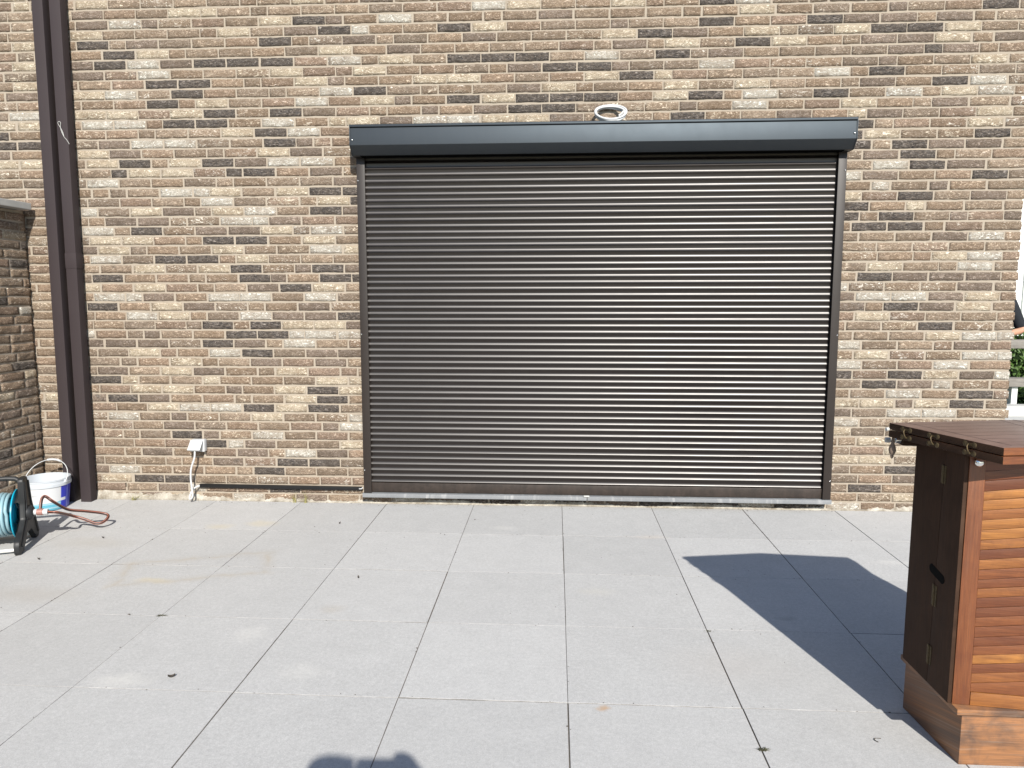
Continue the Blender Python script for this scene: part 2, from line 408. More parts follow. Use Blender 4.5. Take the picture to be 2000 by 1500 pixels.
# ------------------------------------------------------------------ ground
def slab_mat():
    t = NT('grey_paving_slab'); g = t.n('ShaderNodeNewGeometry'); pos = g.outputs['Position']
    sl_ = t.n('ShaderNodeAttribute', attribute_name='slab')
    c = t.coord(); big = t.noise(c, 1.7, 5, .6); mid = t.noise(c, 11, 4, .6); fine = t.noise(c, 230, 3, .85); f2 = t.noise(c, 62, 4, .75)
    col = t.mix(big, (.402, .399, .391), (.456, .453, .444))
    col = t.mix(1.0, col, t.ramp(sl_.outputs['Fac'], [(0., .955), (1., 1.045)]), 'MULTIPLY')
    col = t.mix(1.0, col, t.ramp(mid, [(.3, .965), (.7, 1.035)]), 'MULTIPLY')
    col = t.mix(1.0, col, t.ramp(fine, [(.28, .80), (.5, 1.0), (.74, 1.22)]), 'MULTIPLY')
    col = t.mix(1.0, col, t.ramp(f2, [(.3, .90), (.7, 1.10)]), 'MULTIPLY')
    wob = t.n('ShaderNodeTexNoise'); t.put(wob.inputs['Vector'], pos); wob.inputs['Scale'].default_value = 9; wob.inputs['Detail'].default_value = 5
    wv = t.n('ShaderNodeVectorMath', operation='MULTIPLY_ADD'); t.put(wv.inputs[0], wob.outputs['Color']); t.put(wv.inputs[1], (.10, .10, 0)); t.put(wv.inputs[2], pos)
    wv2 = t.n('ShaderNodeVectorMath', operation='SUBTRACT'); t.put(wv2.inputs[0], wv.outputs[0]); t.put(wv2.inputs[1], (.05, .05, 0))
    wp = wv2.outputs[0]
    def spot(x, y, rx, ry, colr, amt):
        nonlocal col
        v = t.n('ShaderNodeVectorMath', operation='SUBTRACT'); t.put(v.inputs[0], wp); t.put(v.inputs[1], (x, y, 0))
        v2 = t.n('ShaderNodeVectorMath', operation='MULTIPLY'); t.put(v2.inputs[0], v.outputs[0]); t.put(v2.inputs[1], (1/rx, 1/ry, 0))
        ln = t.n('ShaderNodeVectorMath', operation='LENGTH'); t.put(ln.inputs[0], v2.outputs[0])
        f = t.ramp(ln.outputs['Value'], [(.25, amt), (1.0, 0.0)])
        f = t.math('MULTIPLY', f, t.ramp(f2, [(.3, .6), (.6, 1.0)]))
        col = t.mix(f, col, colr)
    for s in SPOTS: spot(*s)
    # dried rectangular ring left by something that stood here
    sx = t.n('ShaderNodeSeparateXYZ'); t.put(sx.inputs[0], wp)
    (ax, ay), ux, uy, LX, LY = RECT
    rx = t.math('SUBTRACT', sx.outputs[0], ax); ry = t.math('SUBTRACT', sx.outputs[1], ay)
    lx = t.math('ADD', t.math('MULTIPLY', rx, ux), t.math('MULTIPLY', ry, uy)); ly = t.math('SUBTRACT', t.math('MULTIPLY', ry, ux), t.math('MULTIPLY', rx, uy))
    dx = t.math('SUBTRACT', t.math('ABSOLUTE', lx), LX); dy = t.math('SUBTRACT', t.math('ABSOLUTE', ly), LY)
    d = t.math('ABSOLUTE', t.math('MAXIMUM', dx, dy))
    f = t.ramp(d, [(.0, .46), (.022, .17), (.06, 0.0)])
    f = t.math('MULTIPLY', f, t.ramp(mid, [(.35, .25), (.6, 1.0)]))
    col = t.mix(f, col, (.36, .30, .215))
    ed = t.n('ShaderNodeAttribute', attribute_name='ed')
    grime = t.math('MULTIPLY', ed.outputs['Fac'], t.ramp(t.noise(c, 7, 4, .7), [(.36, .35), (.62, .92)]))
    col = t.mix(grime, col, (.10, .09, .078))
    t.set(Base_Color=col, Roughness=.9); t.b.inputs['Specular IOR Level'].default_value = .25
    t.set(Normal=t.bump(t.math('ADD', fine, t.math('MULTIPLY', f2, .6)), .22, .0015))
    return t.m
SPOTS = [(-2.117, -0.54, 0.1, 0.07, (0.52, 0.46, 0.33), 0.5), (-1.884, -0.476, 0.13, 0.07, (0.52, 0.46, 0.33), 0.5), (-2.057, -1.402, 0.13, 0.05, (0.52, 0.46, 0.33), 0.55), (-1.648, -2.337, 0.14, 0.06, (0.56, 0.55, 0.52), 0.6), (-1.322, -1.958, 0.1, 0.1, (0.56, 0.55, 0.52), 0.4), (0.154, -1.416, 0.12, 0.06, (0.5, 0.48, 0.42), 0.35), (0.52, -0.603, 0.14, 0.05, (0.5, 0.44, 0.38), 0.35), (-0.358, -0.47, 0.1, 0.05, (0.56, 0.55, 0.52), 0.35), (-1.055, -1.689, 0.08, 0.06, (0.36, 0.29, 0.2), 0.22), (0.121, -2.428, 0.035, 0.02, (0.42, 0.27, 0.15), 0.8), (-1.005, -2.236, 0.12, 0.08, (0.56, 0.55, 0.52), 0.3), (0.978, -1.663, 0.06, 0.03, (0.25, 0.25, 0.25), 0.4), (-2.551, -1.602, 0.35, 0.12, (0.36, 0.33, 0.29), 0.4), (-2.719, -0.878, 0.3, 0.12, (0.37, 0.34, 0.29), 0.35), (1.767, -0.948, 0.15, 0.05, (0.56, 0.55, 0.52), 0.5), (0.616, -2.104, 0.3, 0.2, (0.43, 0.4, 0.37), 0.3)]
RECT = ((-1.923, -1.228), 0.9539, 0.3002, 0.351, 0.149)
M_SLAB = slab_mat()
M_SAND = plain('joint_sand', (.125, .11, .093), .95, .1, var=.35, vscale=60, bump=.4)
verts = []; faces = []; sv = []; ev = []
S = .6; GX_, GY_ = .0012, .0012
for j in range(-11, 10):
    for i in range(0, 17):
        x0, x1 = j*S+GX_, (j+1)*S-GX_
        y1, y0 = (-i*S-GY_ if i else .012), -(i+1)*S+GY_
        z = rng.normal(0, .0005); tx, ty = rng.normal(0, .0008, 2); ox, oy = rng.normal(0, .0007, 2); tone = rng.random()
        b = len(verts)
        for inset, dz in ((0, -.011), (0, -.0022), (.0005, -.0008), (.0014, 0.0), (.0018, .0)):
            for (x, y, sx_, sy_) in ((x0, y0, 1, 1), (x1, y0, -1, 1), (x1, y1, -1, -1), (x0, y1, 1, -1)):
                verts.append((x+sx_*inset+ox, y+sy_*inset+oy, z+dz+tx*(x-x0-.3)+ty*(y-y0-.3))); sv.append(tone); ev.append(1.0 if dz < -.001 else (.75 if dz < 0 else 0.0))
        faces.append((b+16, b+17, b+18, b+19))
        for q in range(4):
            for k in range(4): faces.append((b+q*4+k, b+q*4+(k+1) % 4, b+q*4+4+(k+1) % 4, b+q*4+4+k))
pav = mesh_obj('terrace_paving', verts, faces, M_SLAB)
at = pav.data.attributes.new('slab', 'FLOAT', 'POINT'); at.data.foreach_set('value', np.array(sv, dtype=np.float32))
at = pav.data.attributes.new('ed', 'FLOAT', 'POINT'); at.data.foreach_set('value', np.array(ev, dtype=np.float32))
tag(pav, 'pale grey square concrete slabs of the terrace', None, kind='structure')
sand = mesh_obj('joint_sand', [(-6.7, -10.3, -.0036), (6.1, -10.3, -.0036), (6.1, .034, -.0036), (-6.7, .034, -.0036)], [(0, 1, 2, 3)], M_SAND)
tag(sand, 'dark sand in the joints between the slabs', None, kind='structure')
def lawn_mat():
    t = NT('lawn'); c = t.coord(); n1 = t.noise(c, 2.5, 6, .65); n2 = t.noise(c, 60, 4, .7)
    col = t.mix(n1, (.035, .075, .018), (.085, .12, .035)); col = t.mix(1.0, col, t.ramp(n2, [(.3, .6), (.7, 1.35)]), 'MULTIPLY')
    t.set(Base_Color=col, Roughness=.95, Normal=t.bump(n2, .8, .03)); return t.m
gr = mesh_obj('ground', [(-260, -260, -.03), (260, -260, -.03), (260, 260, -.03), (-260, 260, -.03)], [(0, 1, 2, 3)], lawn_mat())
tag(gr, 'grass ground round the terrace', None, kind='structure')

# ------------------------------------------------------------------ roller shutter
def paint_mat(name, col, rough=.34, spec=.5, dust=.012, streak=True):
    t = NT(name); c = t.coord((1, 1, 1)); cs = t.coord((22, 22, 1.2))
    n1 = t.noise(c, 6, 5, .65); n2 = t.noise(cs, 1.0, 4, .6); n3 = t.noise(c, 900, 2, .6)
    f = t.math('MULTIPLY', t.ramp(t.math('MULTIPLY_ADD', n2, .5, t.math('MULTIPLY', n1, .5)), [(.42, 0.), (.7, 1.)]), dust)
    t.set(Base_Color=t.mix(f, (*col, 1), (.30, .27, .24)))
    t.set(Roughness=t.math('MULTIPLY_ADD', n1, .10, rough-.05)); t.b.inputs['Specular IOR Level'].default_value = spec
    t.set(Normal=t.bump(n3, .05, .0006)); return t.m
M_BROWN = paint_mat('grey_brown_powder_coat', (.0200, .0155, .0135), .43, .75)
M_GUIDE = paint_mat('grey_brown_guide_coat', (.0205, .0150, .0122), .46, .42, dust=.006)
M_BOX = paint_mat('grey_brown_sky_tint_box_coat', (.0080, .0066, .0062), .56, .85)
M_BOX.node_tree.nodes['Principled BSDF'].inputs['Specular Tint'].default_value = (.72, .87, 1.0, 1)  # bluish specular tint stands in for sky reflected in the box
M_SLAT = paint_mat('grey_brown_slat_coat', (.0080, .0054, .0044), .36, .58, dust=.003)
_sb = M_SLAT.node_tree.nodes['Principled BSDF']; _sb.inputs['Anisotropic'].default_value = .6
_cx = M_SLAT.node_tree.nodes.new('ShaderNodeCombineXYZ'); _cx.inputs[0].default_value = 1.0; M_SLAT.node_tree.links.new(_cx.outputs[0], _sb.inputs['Tangent'])
M_SLAT.node_tree.nodes['Principled BSDF'].inputs['Specular Tint'].default_value = (1.0, .975, .965, 1)
M_SCREW = plain('bright_screw_head', (.75, .75, .74), .25, .5, 1.0)
M_DARKGAP = plain('shade_and_backing_black', (.004, .004, .004), .9, .0)
X0, X1 = -1.346, 1.754
sh = thing('roller_shutter', 'closed dark grey-brown slatted roller shutter with surface box, filling the middle of the wall', 'shutter', ((X0+X1)/2, WALL_Y, .09))
fx = lambda x: (lambda y, z: (x, y, z))
bm = bmesh.new()
prof = [(WALL_Y-.004, 2.462), (-.153, 2.462), (-.160, 2.353), (-.108, 2.299), (-.045, 2.299), (-.045, 2.330), (WALL_Y-.004, 2.330)]
prism(bm, prof, fx(X0+.004), fx(X1-.004), bev=.0018)
hood = bm_obj('shutter_box', bm, M_BOX, sh, 40)
bm = bmesh.new(); box(bm, (X0+.05, -.106, 2.2955), (X1-.05, -.0452, 2.2985)); bm_obj('soffit_shade', bm, M_DARKGAP, hood)  # black plate added to paint the shade under the box
bm = bmesh.new(); prism(bm, [(WALL_Y-.004, 2.4635), (-.1625, 2.4635), (-.1625, 2.470), (-.159, 2.479), (WALL_Y-.004, 2.488)], fx(X0), fx(X1), bev=.001)
bm_obj('lid', bm, M_BOX, hood, 40)
for xa, xb in ((X0-.001, X0+.0035), (X1-.0035, X1+.001)):
    bm = bmesh.new(); prism(bm, [(WALL_Y-.003, 2.4632), (-.1605, 2.4632), (-.1625, 2.351), (-.109, 2.2975), (WALL_Y-.003, 2.2975)], fx(xa), fx(xb), bev=.0008)
    bm_obj('end_plate', bm, M_BOX, hood, 40)
def screw(x, y, z, parent, r=.0055):
    bm = bmesh.new(); lathe(bm, [(0.0001, .004), (r*.6, .0036), (r, .0014), (r, 0)], (x, y, z), 12, Matrix.Rotation(R(90), 3, 'X'))
    bm_obj('screw', bm, M_SCREW, parent, 60)
screw(X0+.017, -.161, 2.385, hood); screw(X1-.017, -.161, 2.385, hood)
# guide rails
for xa, xb, zs, xs in ((-1.343, -1.290, (2.153, 1.164, .247), -1.334), (1.699, 1.750, (2.187, 1.164, .215), 1.741)):
    bm = bmesh.new()
    inner = xb if xa < 0 else xa; sgn = 1 if xa < 0 else -1
    out_ = xa if xa < 0 else xb
    # channel section seen from above: web, front lip and rear lip
    poly = [(out_, WALL_Y-.003), (out_, -.046), (inner, -.046), (inner, -.030), (inner-sgn*.016, -.030), (inner-sgn*.016, .012), (inner, .012), (inner, WALL_Y-.003)]
    lean = .006 if xa < 0 else -.006
    prism(bm, poly, lambda x, y: (x, y, .090), lambda x, y, lean=lean: (x+lean, y, 2.300), bev=.0015)
    g = bm_obj('guide_rail', bm, M_GUIDE, sh, 40)
    for z in zs: screw(xs+lean*z/2.3, -.0465, z, g, .0045)
# curtain: concave slats, each with a lower lip that catches the sky
P_S = .04042; zt = 2.2255+2*P_S; ns = 53
tt = np.array([0, .06, .12, .22, .34, .46, .56, .64, .71, .78, .84, .90, .95, 1.0])
th = np.interp(tt, [0, .05, .12, .46, .56, .66, .84, 1.0], [-20, -12, -6, -4, 3.0, 14.0, 20, 28])
verts = []; faces = []
xs = np.linspace(-1.297, 1.706, 25)
for s in range(ns):
    tilt = 1.7*math.sin(s*2*math.pi/6.1+.6)+rng.normal(0, .5)
    yj = rng.normal(0, .0004)
    a = np.radians(th+tilt); dz = np.diff(tt)*P_S
    am = (a[1:]+a[:-1])/2
    y = np.concatenate([[0], -np.cumsum(np.tan(am)*dz)])
    y = y-y.max()-.0175+yj
    z = zt-s*P_S-tt*P_S
    yy = np.concatenate([[y[0]+.004], y[:1], y, [y[-1]+.0007, y[-1]+.007]])
    zz = np.concatenate([[z[0]+.0002], z[:1], z, [z[-1]-.0007, z[-1]-.0004]])
    segs = [(0, 2), (2, 2+len(tt)), (1+len(tt), 1+len(tt)+3)]
    bow = rng.normal(0, .0008)
    for s0, s1 in segs:
        b = len(verts); n = s1-s0
        for x in xs:
            bb = bow*math.cos(x*1.0)
            for q in range(s0, s1): verts.append((x, yy[q]+bb, zz[q]+.0004*math.sin(x*.9+s)))
        for i in range(len(xs)-1):
            for q in range(n-1): faces.append((b+i*n+q, b+i*n+q+1, b+(i+1)*n+q+1, b+(i+1)*n+q))
mesh_obj('slat_curtain', verts, faces, M_SLAT, sh, True)
def scuff_mat():
    t = NT('scuffed_bottom_rail'); c = t.coord(); n = t.noise(c, 16, 5, .7, 1.0); v = t.noise(t.coord((30, 30, 3)), 1, 4, .6)
    t.set(Base_Color=t.mix(t.ramp(t.math('MULTIPLY_ADD', n, .6, t.math('MULTIPLY', v, .4)), [(.42, 0.), (.66, 1.)]), (.022, .016, .0125), (.042, .030, .024)), Roughness=.42)
    return t.m
bm = bmesh.new(); box(bm, (-1.297, -.030, .0925), (1.706, -.010, .1575), .002)
bm_obj('bottom_rail', bm, scuff_mat(), sh, 40)
bm = bmesh.new(); box(bm, (-1.30, .0045, .1), (1.708, .0075, 2.30)); bm_obj('back_panel', bm, M_DARKGAP, sh)

# stone sill under the shutter
def sill_mat():
    t = NT('blue_grey_stone'); c = t.coord(); a = t.noise(c, 7, 5, .65); f = t.noise(c, 240, 3, .7); st = t.noise(t.coord((26, 26, 2)), 1, 4, .6)
    col = t.mix(a, (.135, .142, .15), (.225, .232, .238)); col = t.mix(1.0, col, t.ramp(f, [(.3, .85), (.7, 1.15)]), 'MULTIPLY')
    col = t.mix(t.math('MULTIPLY', t.ramp(st, [(.56, 0.), (.72, 1.)]), .55), col, (.42, .42, .41))
    t.set(Base_Color=col, Roughness=.72, Normal=t.bump(f, .2, .001)); return t.m
M_SILL = sill_mat()
sill = thing('window_sill', 'long blue-grey stone sill in two lengths below the roller shutter', 'sill', (.2, WALL_Y, .06))
for xa, xb in ((-1.352, .164), (.167, 1.757)):
    bm = bmesh.new(); prism(bm, [(WALL_Y+.002, .0915), (-.052, .0865), (-.054, .0595), (WALL_Y+.002, .0595)], fx(xa), fx(xb), bev=.003)
    bm_obj('sill_stone', bm, M_SILL, sill, 40)
bm = bmesh.new(); box(bm, (.142, -.060, .086), (.180, -.036, .0935), .002)
M_WHITE = plain('white_plastic', (.50, .51, .515), .38, .5, var=.04)
M_WHITE2 = plain('weathered_white_plastic', (.46, .455, .43), .5, .4, var=.12, vscale=40)
bm_obj('clip', bm, M_WHITE2, sill, 40)

# ------------------------------------------------------------------ downpipes
M_PIPE = paint_mat('plum_brown_downpipe_coat', (.039, .0305, .032), .62, .16, dust=.012)
def downpipe(xb, xt, label, seam=None):
    p = thing('downpipe', label, 'downpipe', (xb, -.03, 0), 'square downpipes beside the side wall')
    W_, D_ = .074, .066
    bm = bmesh.new(); lean = xt-xb
    poly = [(-W_/2, -.064), (W_/2, -.064), (W_/2, .004), (-W_/2, .004)]
    prism(bm, poly, lambda x, y: (xb+x, y, -.002), lambda x, y: (xt+x, y, 4.5), bev=.004)
    bm_obj('pipe', bm, M_PIPE, p, 50)
    for z in (.86, 2.72, 4.1):
        xc = xb+lean*z/4.5
        bm = bmesh.new(); box(bm, (xc-W_/2+.012, .003, z-.02), (xc+W_/2-.012, WALL_Y+.001, z+.02), .002)
        bm_obj('wall_bracket', bm, M_PIPE, p, 50)
    if seam:
        xc = xb+lean*seam/4.5
        bm = bmesh.new(); prism(bm, [(-W_/2-.0016, -.0656), (W_/2+.0016, -.0656), (W_/2+.0016, .0056), (-W_/2-.0016, .0056)], lambda x, y: (xc+x, y, seam-.10), lambda x, y: (xc+x, y, seam), bev=.001)
        bm_obj('sleeve', bm, M_PIPE, p, 50)
downpipe(-3.412, -3.372, 'left of the two plum-brown square downpipes, nearer the side wall')
downpipe(-3.294, -3.256, 'right of the two plum-brown square downpipes, with a wire loop and a sleeve joint', 1.70)
bm = bmesh.new()
lp = bez([(-3.262, -.068, 2.455), (-3.272, -.069, 2.49), (-3.294, -.070, 2.532), (-3.289, -.072, 2.545), (-3.277, -.071, 2.538), (-3.279, -.070, 2.50), (-3.262, -.070, 2.452), (-3.245, -.068, 2.43), (-3.235, -.060, 2.405)], 8)
tube(bm, lp, .0016, 6)
tag(bm_obj('wire_loop', bm, M_WHITE2, None, 60), 'thin pale wire loop hooked on the right downpipe', 'wire')

# ------------------------------------------------------------------ cable coil on top of the box
coil = []
bm = bmesh.new()
cen = Vector((.283, -.058, 2.546)); ax1 = Vector((1, 0, 0)); ax2 = Vector((.0, .145, .125)).normalized()
for k, (rr, off) in enumerate(((.093, 0), (.095, .010), (.088, .006), (.092, -.008))):
    pts = []
    for i in range(40):
        a = 2*math.pi*i/40
        r_ = rr*(1+.025*math.sin(2*a+k)+.015*math.sin(3*a+k*2))
        pts.append(cen+ax1*r_*1.0*math.cos(a)+ax2*r_*.93*math.sin(a)+ax1.cross(ax2)*(off+.003*math.sin(a*2+k)))
    tube(bm, pts, .0068, 8, closed=True)
ring = bm_obj('cable_coil', bm, M_WHITE, None, 60)
tag(ring, 'small coil of white cable leaning on the wall on top of the shutter box', 'cable coil')
bm = bmesh.new(); tube(bm, bez([cen+Vector((.098, -.01, -.002)), cen+Vector((.082, -.018, .006)), cen+Vector((.066, -.02, -.010)), cen+Vector((.050, -.022, -.022))], 6), .0075, 8)
bm_obj('frayed_end', bm, M_WHITE2, ring, 60)

# ------------------------------------------------------------------ socket, cable, trunking
so_ = thing('wall_socket', 'white outdoor wall socket with its flap lifted by a plug', 'socket', (-2.50, WALL_Y, .40))
bm = bmesh.new(); box(bm, (-2.548, -.012, .352), (-2.457, WALL_Y-.002, .437), .006)
bm_obj('housing', bm, M_WHITE, so_, 40)
bm = bmesh.new(); box(bm, (-2.540, -.0165, .364), (-2.468, -.0115, .428), .003)
bm_obj('socket_face', bm, M_WHITE2, so_, 40)
bm = bmesh.new()
hinge = Vector((-2.503, -.018, .434)); rot = Matrix.Translation(hinge) @ Matrix.Rotation(R(-42), 4, 'X') @ Matrix.Translation(-hinge)
box(bm, (-2.548, -.023, .352), (-2.460, -.016, .434), .003, rot)
bm_obj('flap', bm, M_WHITE, so_, 40)
bm = bmesh.new(); box(bm, (-2.538, -.058, .362), (-2.500, -.014, .398), .006); bm_obj('plug', bm, M_WHITE2, so_, 40)
bm = bmesh.new()
cb = bez([(-2.503, -.056, .372), (-2.506, -.062, .32), (-2.529, -.068, .248), (-2.536, -.068, .177), (-2.530, -.068, .094), (-2.532, -.064, .050), (-2.552, -.060, .030), (-2.557, -.056, .044), (-2.550, -.046, .072), (-2.540, -.028, .096), (-2.515, .004, .110)], 10)
tube(bm, cb, .0062, 10)
tag(bm_obj('power_cable', bm, M_WHITE, None, 60), 'white cable hanging from the wall socket and looping into the black trunking', 'cable')
M_BLACK = plain('black_plastic', (.006, .006, .0065), .38, .5, var=.2)
tr = thing('cable_trunking', 'thin black cable trunking along the foot of the wall, running to the shutter', 'trunking', (-1.94, WALL_Y, .1))
bm = bmesh.new(); prism(bm, [(WALL_Y-.003, -.0135), (WALL_Y-.022, -.0135), (WALL_Y-.024, .0115), (WALL_Y-.003, .0115)], lambda y, z: (-2.516, y, .1075+z), lambda y, z: (-1.374, y, .1025+z), bev=.0015)
bm_obj('trunking_cover', bm, M_BLACK, tr, 40)
bm = bmesh.new(); tube(bm, bez([(-1.388, .004, .103), (-1.370, -.004, .106), (-1.360, -.004, .116)], 6), .004, 8); bm_obj('cable_end', bm, M_WHITE, tr, 60)

# ------------------------------------------------------------------ weeds at the foot of the wall, moss in a joint
def leaf_mat(name, a, b):
    t = NT(name); n = t.noise(t.coord(), 30, 3, .6); t.set(Base_Color=t.mix(n, a, b), Roughness=.6)
    t.b.inputs['Transmission Weight'].default_value = 0; return t.m
M_WEED = leaf_mat('dry_grass_blade', (.16, .17, .05), (.42, .36, .16))
M_MOSS = leaf_mat('moss', (.04, .045, .022), (.11, .10, .055))
def tuft(name, x, y, n, h, spread, label, cat, mat, seed, group=None):
    rr = random.Random(seed); verts = []; faces = []
    for i in range(n):
        a = rr.uniform(0, 6.28); l = h*rr.uniform(.45, 1.1); lean = rr.uniform(.15, 1.0)*spread*1.7; wdt = rr.uniform(.0012, .0024)
        d = Vector((math.cos(a), math.sin(a)*.5, 0)); s = Vector((-d.y, d.x, 0)).normalized()
        o = Vector((x+rr.uniform(-.012, .012), y+rr.uniform(-.008, .004), -.002)); b = len(verts)
        for k in range(5):
            t = k/4; p = o+d*lean*t*t+Vector((0, 0, l*(t-.25*t*t*lean/spread))); ww = wdt*(1-t*.9)
            verts += [p-s*ww, p+s*ww+Vector((0, 0, .0004))]
        for k in range(4): faces.append((b+2*k, b+2*k+1, b+2*k+3, b+2*k+2))
    return tag(mesh_obj(name, verts, faces, mat, None, True), label, cat, group)
tuft('weed', -2.985, -.006, 26, .060, .085, 'yellowish grass tuft by itself near the right downpipe', 'weed', M_WEED, 1)
tuft('weed', -1.842, .002, 18, .085, .05, 'small dry weed under the black trunking, left one of a pair', 'weed', M_WEED, 2, 'weeds under the trunking')
tuft('weed', -1.765, .0, 22, .105, .06, 'taller dry weed under the black trunking, right one of a pair', 'weed', M_WEED, 3, 'weeds under the trunking')
tuft('moss', .602, -2.632, 60, .011, .013, 'dark moss tuft in the slab joint near the bottom edge', 'moss', M_MOSS, 4)
tuft('moss', .601, -1.815, 40, .006, .011, 'tiny moss tuft where two slab joints cross, beside the cabinet shadow', 'moss', M_MOSS, 5)
tuft('moss', -1.80, -1.80, 40, .009, .018, 'tiny moss tuft at a joint crossing in the left half of the terrace', 'moss', M_MOSS, 6)
M_DEADLEAF = leaf_mat('dead_leaf', (.030, .026, .022), (.075, .06, .045))
def leaf(x, y, l, ang, label):
    verts = []; faces = []; n = 7
    for i in range(n):
        t = i/(n-1); wd = l*.28*math.sin(math.pi*min(.97, t*.94+.03)); c = Vector((x+math.cos(ang)*(t-.5)*l, y+math.sin(ang)*(t-.5)*l, .003+.012*(t-.5)**2*4*.6))
        s = Vector((-math.sin(ang), math.cos(ang), 0))
        verts += [c-s*wd+Vector((0, 0, .006)), c, c+s*wd+Vector((0, 0, .007))]
    for i in range(n-1):
        for k in range(2): faces.append((3*i+k, 3*i+k+1, 3*i+k+4, 3*i+k+3))
    o = mesh_obj('dry_leaf', verts, faces, M_DEADLEAF, None, True); tag(o, label, 'leaf'); return o
leaf(-1.472, -2.318, .026, .5, 'dark curled leaf alone on a slab in the left foreground')
leaf(-1.035, -1.325, .018, -1.0, 'small dead leaf beside a slab joint in front of the shutter')
leaf(-1.39, -.455, .016, 1.2, 'tiny black leaf on the slab nearest the two weeds')
leaf(-2.70, -.805, .012, .3, 'crumb of dead leaf in front of the hose loop')
leaf(-2.83, -1.165, .013, .2, 'crumb of dead leaf in front of the hose reel')
bm = bmesh.new(); tube(bm, bez([(.982, -2.574, .002), (.975, -2.566, .003), (.977, -2.556, .002), (.983, -2.555, .004)], 5), .0012, 6); tube(bm, bez([(.987, -2.552, .002), (.999, -2.553, .002)], 4), .0010, 5)
tag(bm_obj('twig', bm, M_DEADLEAF, None, 60), 'tiny dark hooked twig on the slab left of the cabinet base', 'twig')
# crumbs of soil and leaf along the joints: nobody could count them
verts = []; faces = []; rr = random.Random(5)
for i in range(520):
    if rr.random() < .72:
        if rr.random() < .6: y = -.6*rr.randint(1, 4)+rr.uniform(-.006, .012); x = rr.uniform(-3.3, 2.2)
        else: x = .6*rr.randint(-6, 3)+rr.uniform(-.006, .006); y = rr.uniform(-2.7, -.05)
    else: x = rr.uniform(-3.3, 2.3); y = -abs(rr.gauss(0, .9))
    if i < 150: x = rr.uniform(-3.25, 2.3); y = rr.uniform(-.05, .012)
    if y < -2.85: continue
    r_ = rr.uniform(.0010, .0028)*(1.5 if rr.random() < .1 else 1); b = len(verts); a = rr.uniform(0, 6.28)
    for k in range(4): verts.append((x+r_*rr.uniform(.6, 2.0)*math.cos(a+k*1.57), y+r_*math.sin(a+k*1.57), .0008))
    verts.append((x, y, .001+r_*.8))
    for k in range(4): faces.append((b+k, b+(k+1) % 4, b+4))
tag(mesh_obj('soil_crumbs', verts, faces, M_DEADLEAF), 'dark crumbs of soil and leaf scattered over the slabs and joints', 'debris', kind='stuff')

# ------------------------------------------------------------------ bucket
def V2(x, y, z): return Vector((x, y, z))
M_PAIL = plain('white_bucket_plastic', (.46, .49, .52), .35, .5, var=.03)
def pail_label_mat():
    """printed sleeve: white field, cobalt stripe on the right, turquoise foot with pale streaks"""
    t = NT('bucket_print'); u = t.n('ShaderNodeAttribute', attribute_name='lab'); s = t.n('ShaderNodeSeparateXYZ'); t.put(s.inputs[0], u.outputs['Vector'])
    a, h = s.outputs[0], s.outputs[1]
    nz = t.noise(u.outputs['Vector'], 9, 3, .5)
    hh = t.math('MULTIPLY_ADD', t.math('SUBTRACT', nz, .5), .10, h)
    foot = t.ramp(hh, [(.345, 1.), (.36, 0.)])
    sl_ = t.ramp(t.math('PINGPONG', t.math('MULTIPLY_ADD', a, .35, t.math('MULTIPLY', h, 6.0)), .5), [(.12, 1.), (.20, 0.)])
    lt = t.mix(t.math('MULTIPLY', sl_, .55), (.10, .33, .43), (.42, .52, .56))
    col = t.mix(foot, (.53, .54, .55), lt)
    blue = t.ramp(a, [(.598, 0.), (.604, 1.)])
    lines = t.ramp(t.noise(t.n('ShaderNodeMapping').outputs[0], 30, 2, .5), [(.45, 0.), (.6, 1.)])
    bl = t.mix(t.math('MULTIPLY', t.ramp(t.math('ABSOLUTE', t.math('SUBTRACT', a, .665)), [(.008, 1.), (.012, 0.)]), .35), (.012, .022, .36), (.3, .35, .7))
    tab = t.math('MULTIPLY', t.ramp(t.math('ABSOLUTE', t.math('SUBTRACT', h, .43)), [(.055, 1.), (.065, 0.)]), t.ramp(a, [(.642, 1.), (.648, 0.)]))
    col = t.mix(t.math('MULTIPLY', blue, t.math('SUBTRACT', 1.0, tab)), col, bl)
    t.set(Base_Color=col, Roughness=.33); return t.m
BC_ = Vector((-3.474, -.205, 0))
bk = thing('bucket', 'white paint bucket with blue and turquoise print standing in the corner by the downpipes', 'bucket', BC_)
NS = 64; verts = []; faces = []; lab = []
rb, rt, HB = .128, .146, .205
prof = [(rb-.006, .001), (rb, .006)]+[(rb+(rt-rb)*t, .006+(.163-.006)*t) for t in np.linspace(0, 1, 9)[1:]]
view = math.atan2(CAM_POS.y-BC_.y, CAM_POS.x-BC_.x)
for r_, h in prof:
    for k in range(NS):
        a = 2*math.pi*k/NS; verts.append((BC_.x+r_*math.cos(a), BC_.y+r_*math.sin(a), h))
        d = ((a-view+math.pi) % (2*math.pi))-math.pi          # >0: to the right seen from the camera
        lab.append((.5+d/math.pi*.5*1.0, h/.163, 0))
for i in range(len(prof)-1):
    for k in range(NS): faces.append((i*NS+k, i*NS+(k+1) % NS, (i+1)*NS+(k+1) % NS, (i+1)*NS+k))
faces.append(tuple(range(NS))[::-1])
o = mesh_obj('printed_wall', verts, faces, pail_label_mat(), bk, True)
at = o.data.attributes.new('lab', 'FLOAT_VECTOR', 'POINT'); at.data.foreach_set('vector', np.array(lab, dtype=np.float32).ravel())
bm = bmesh.new()
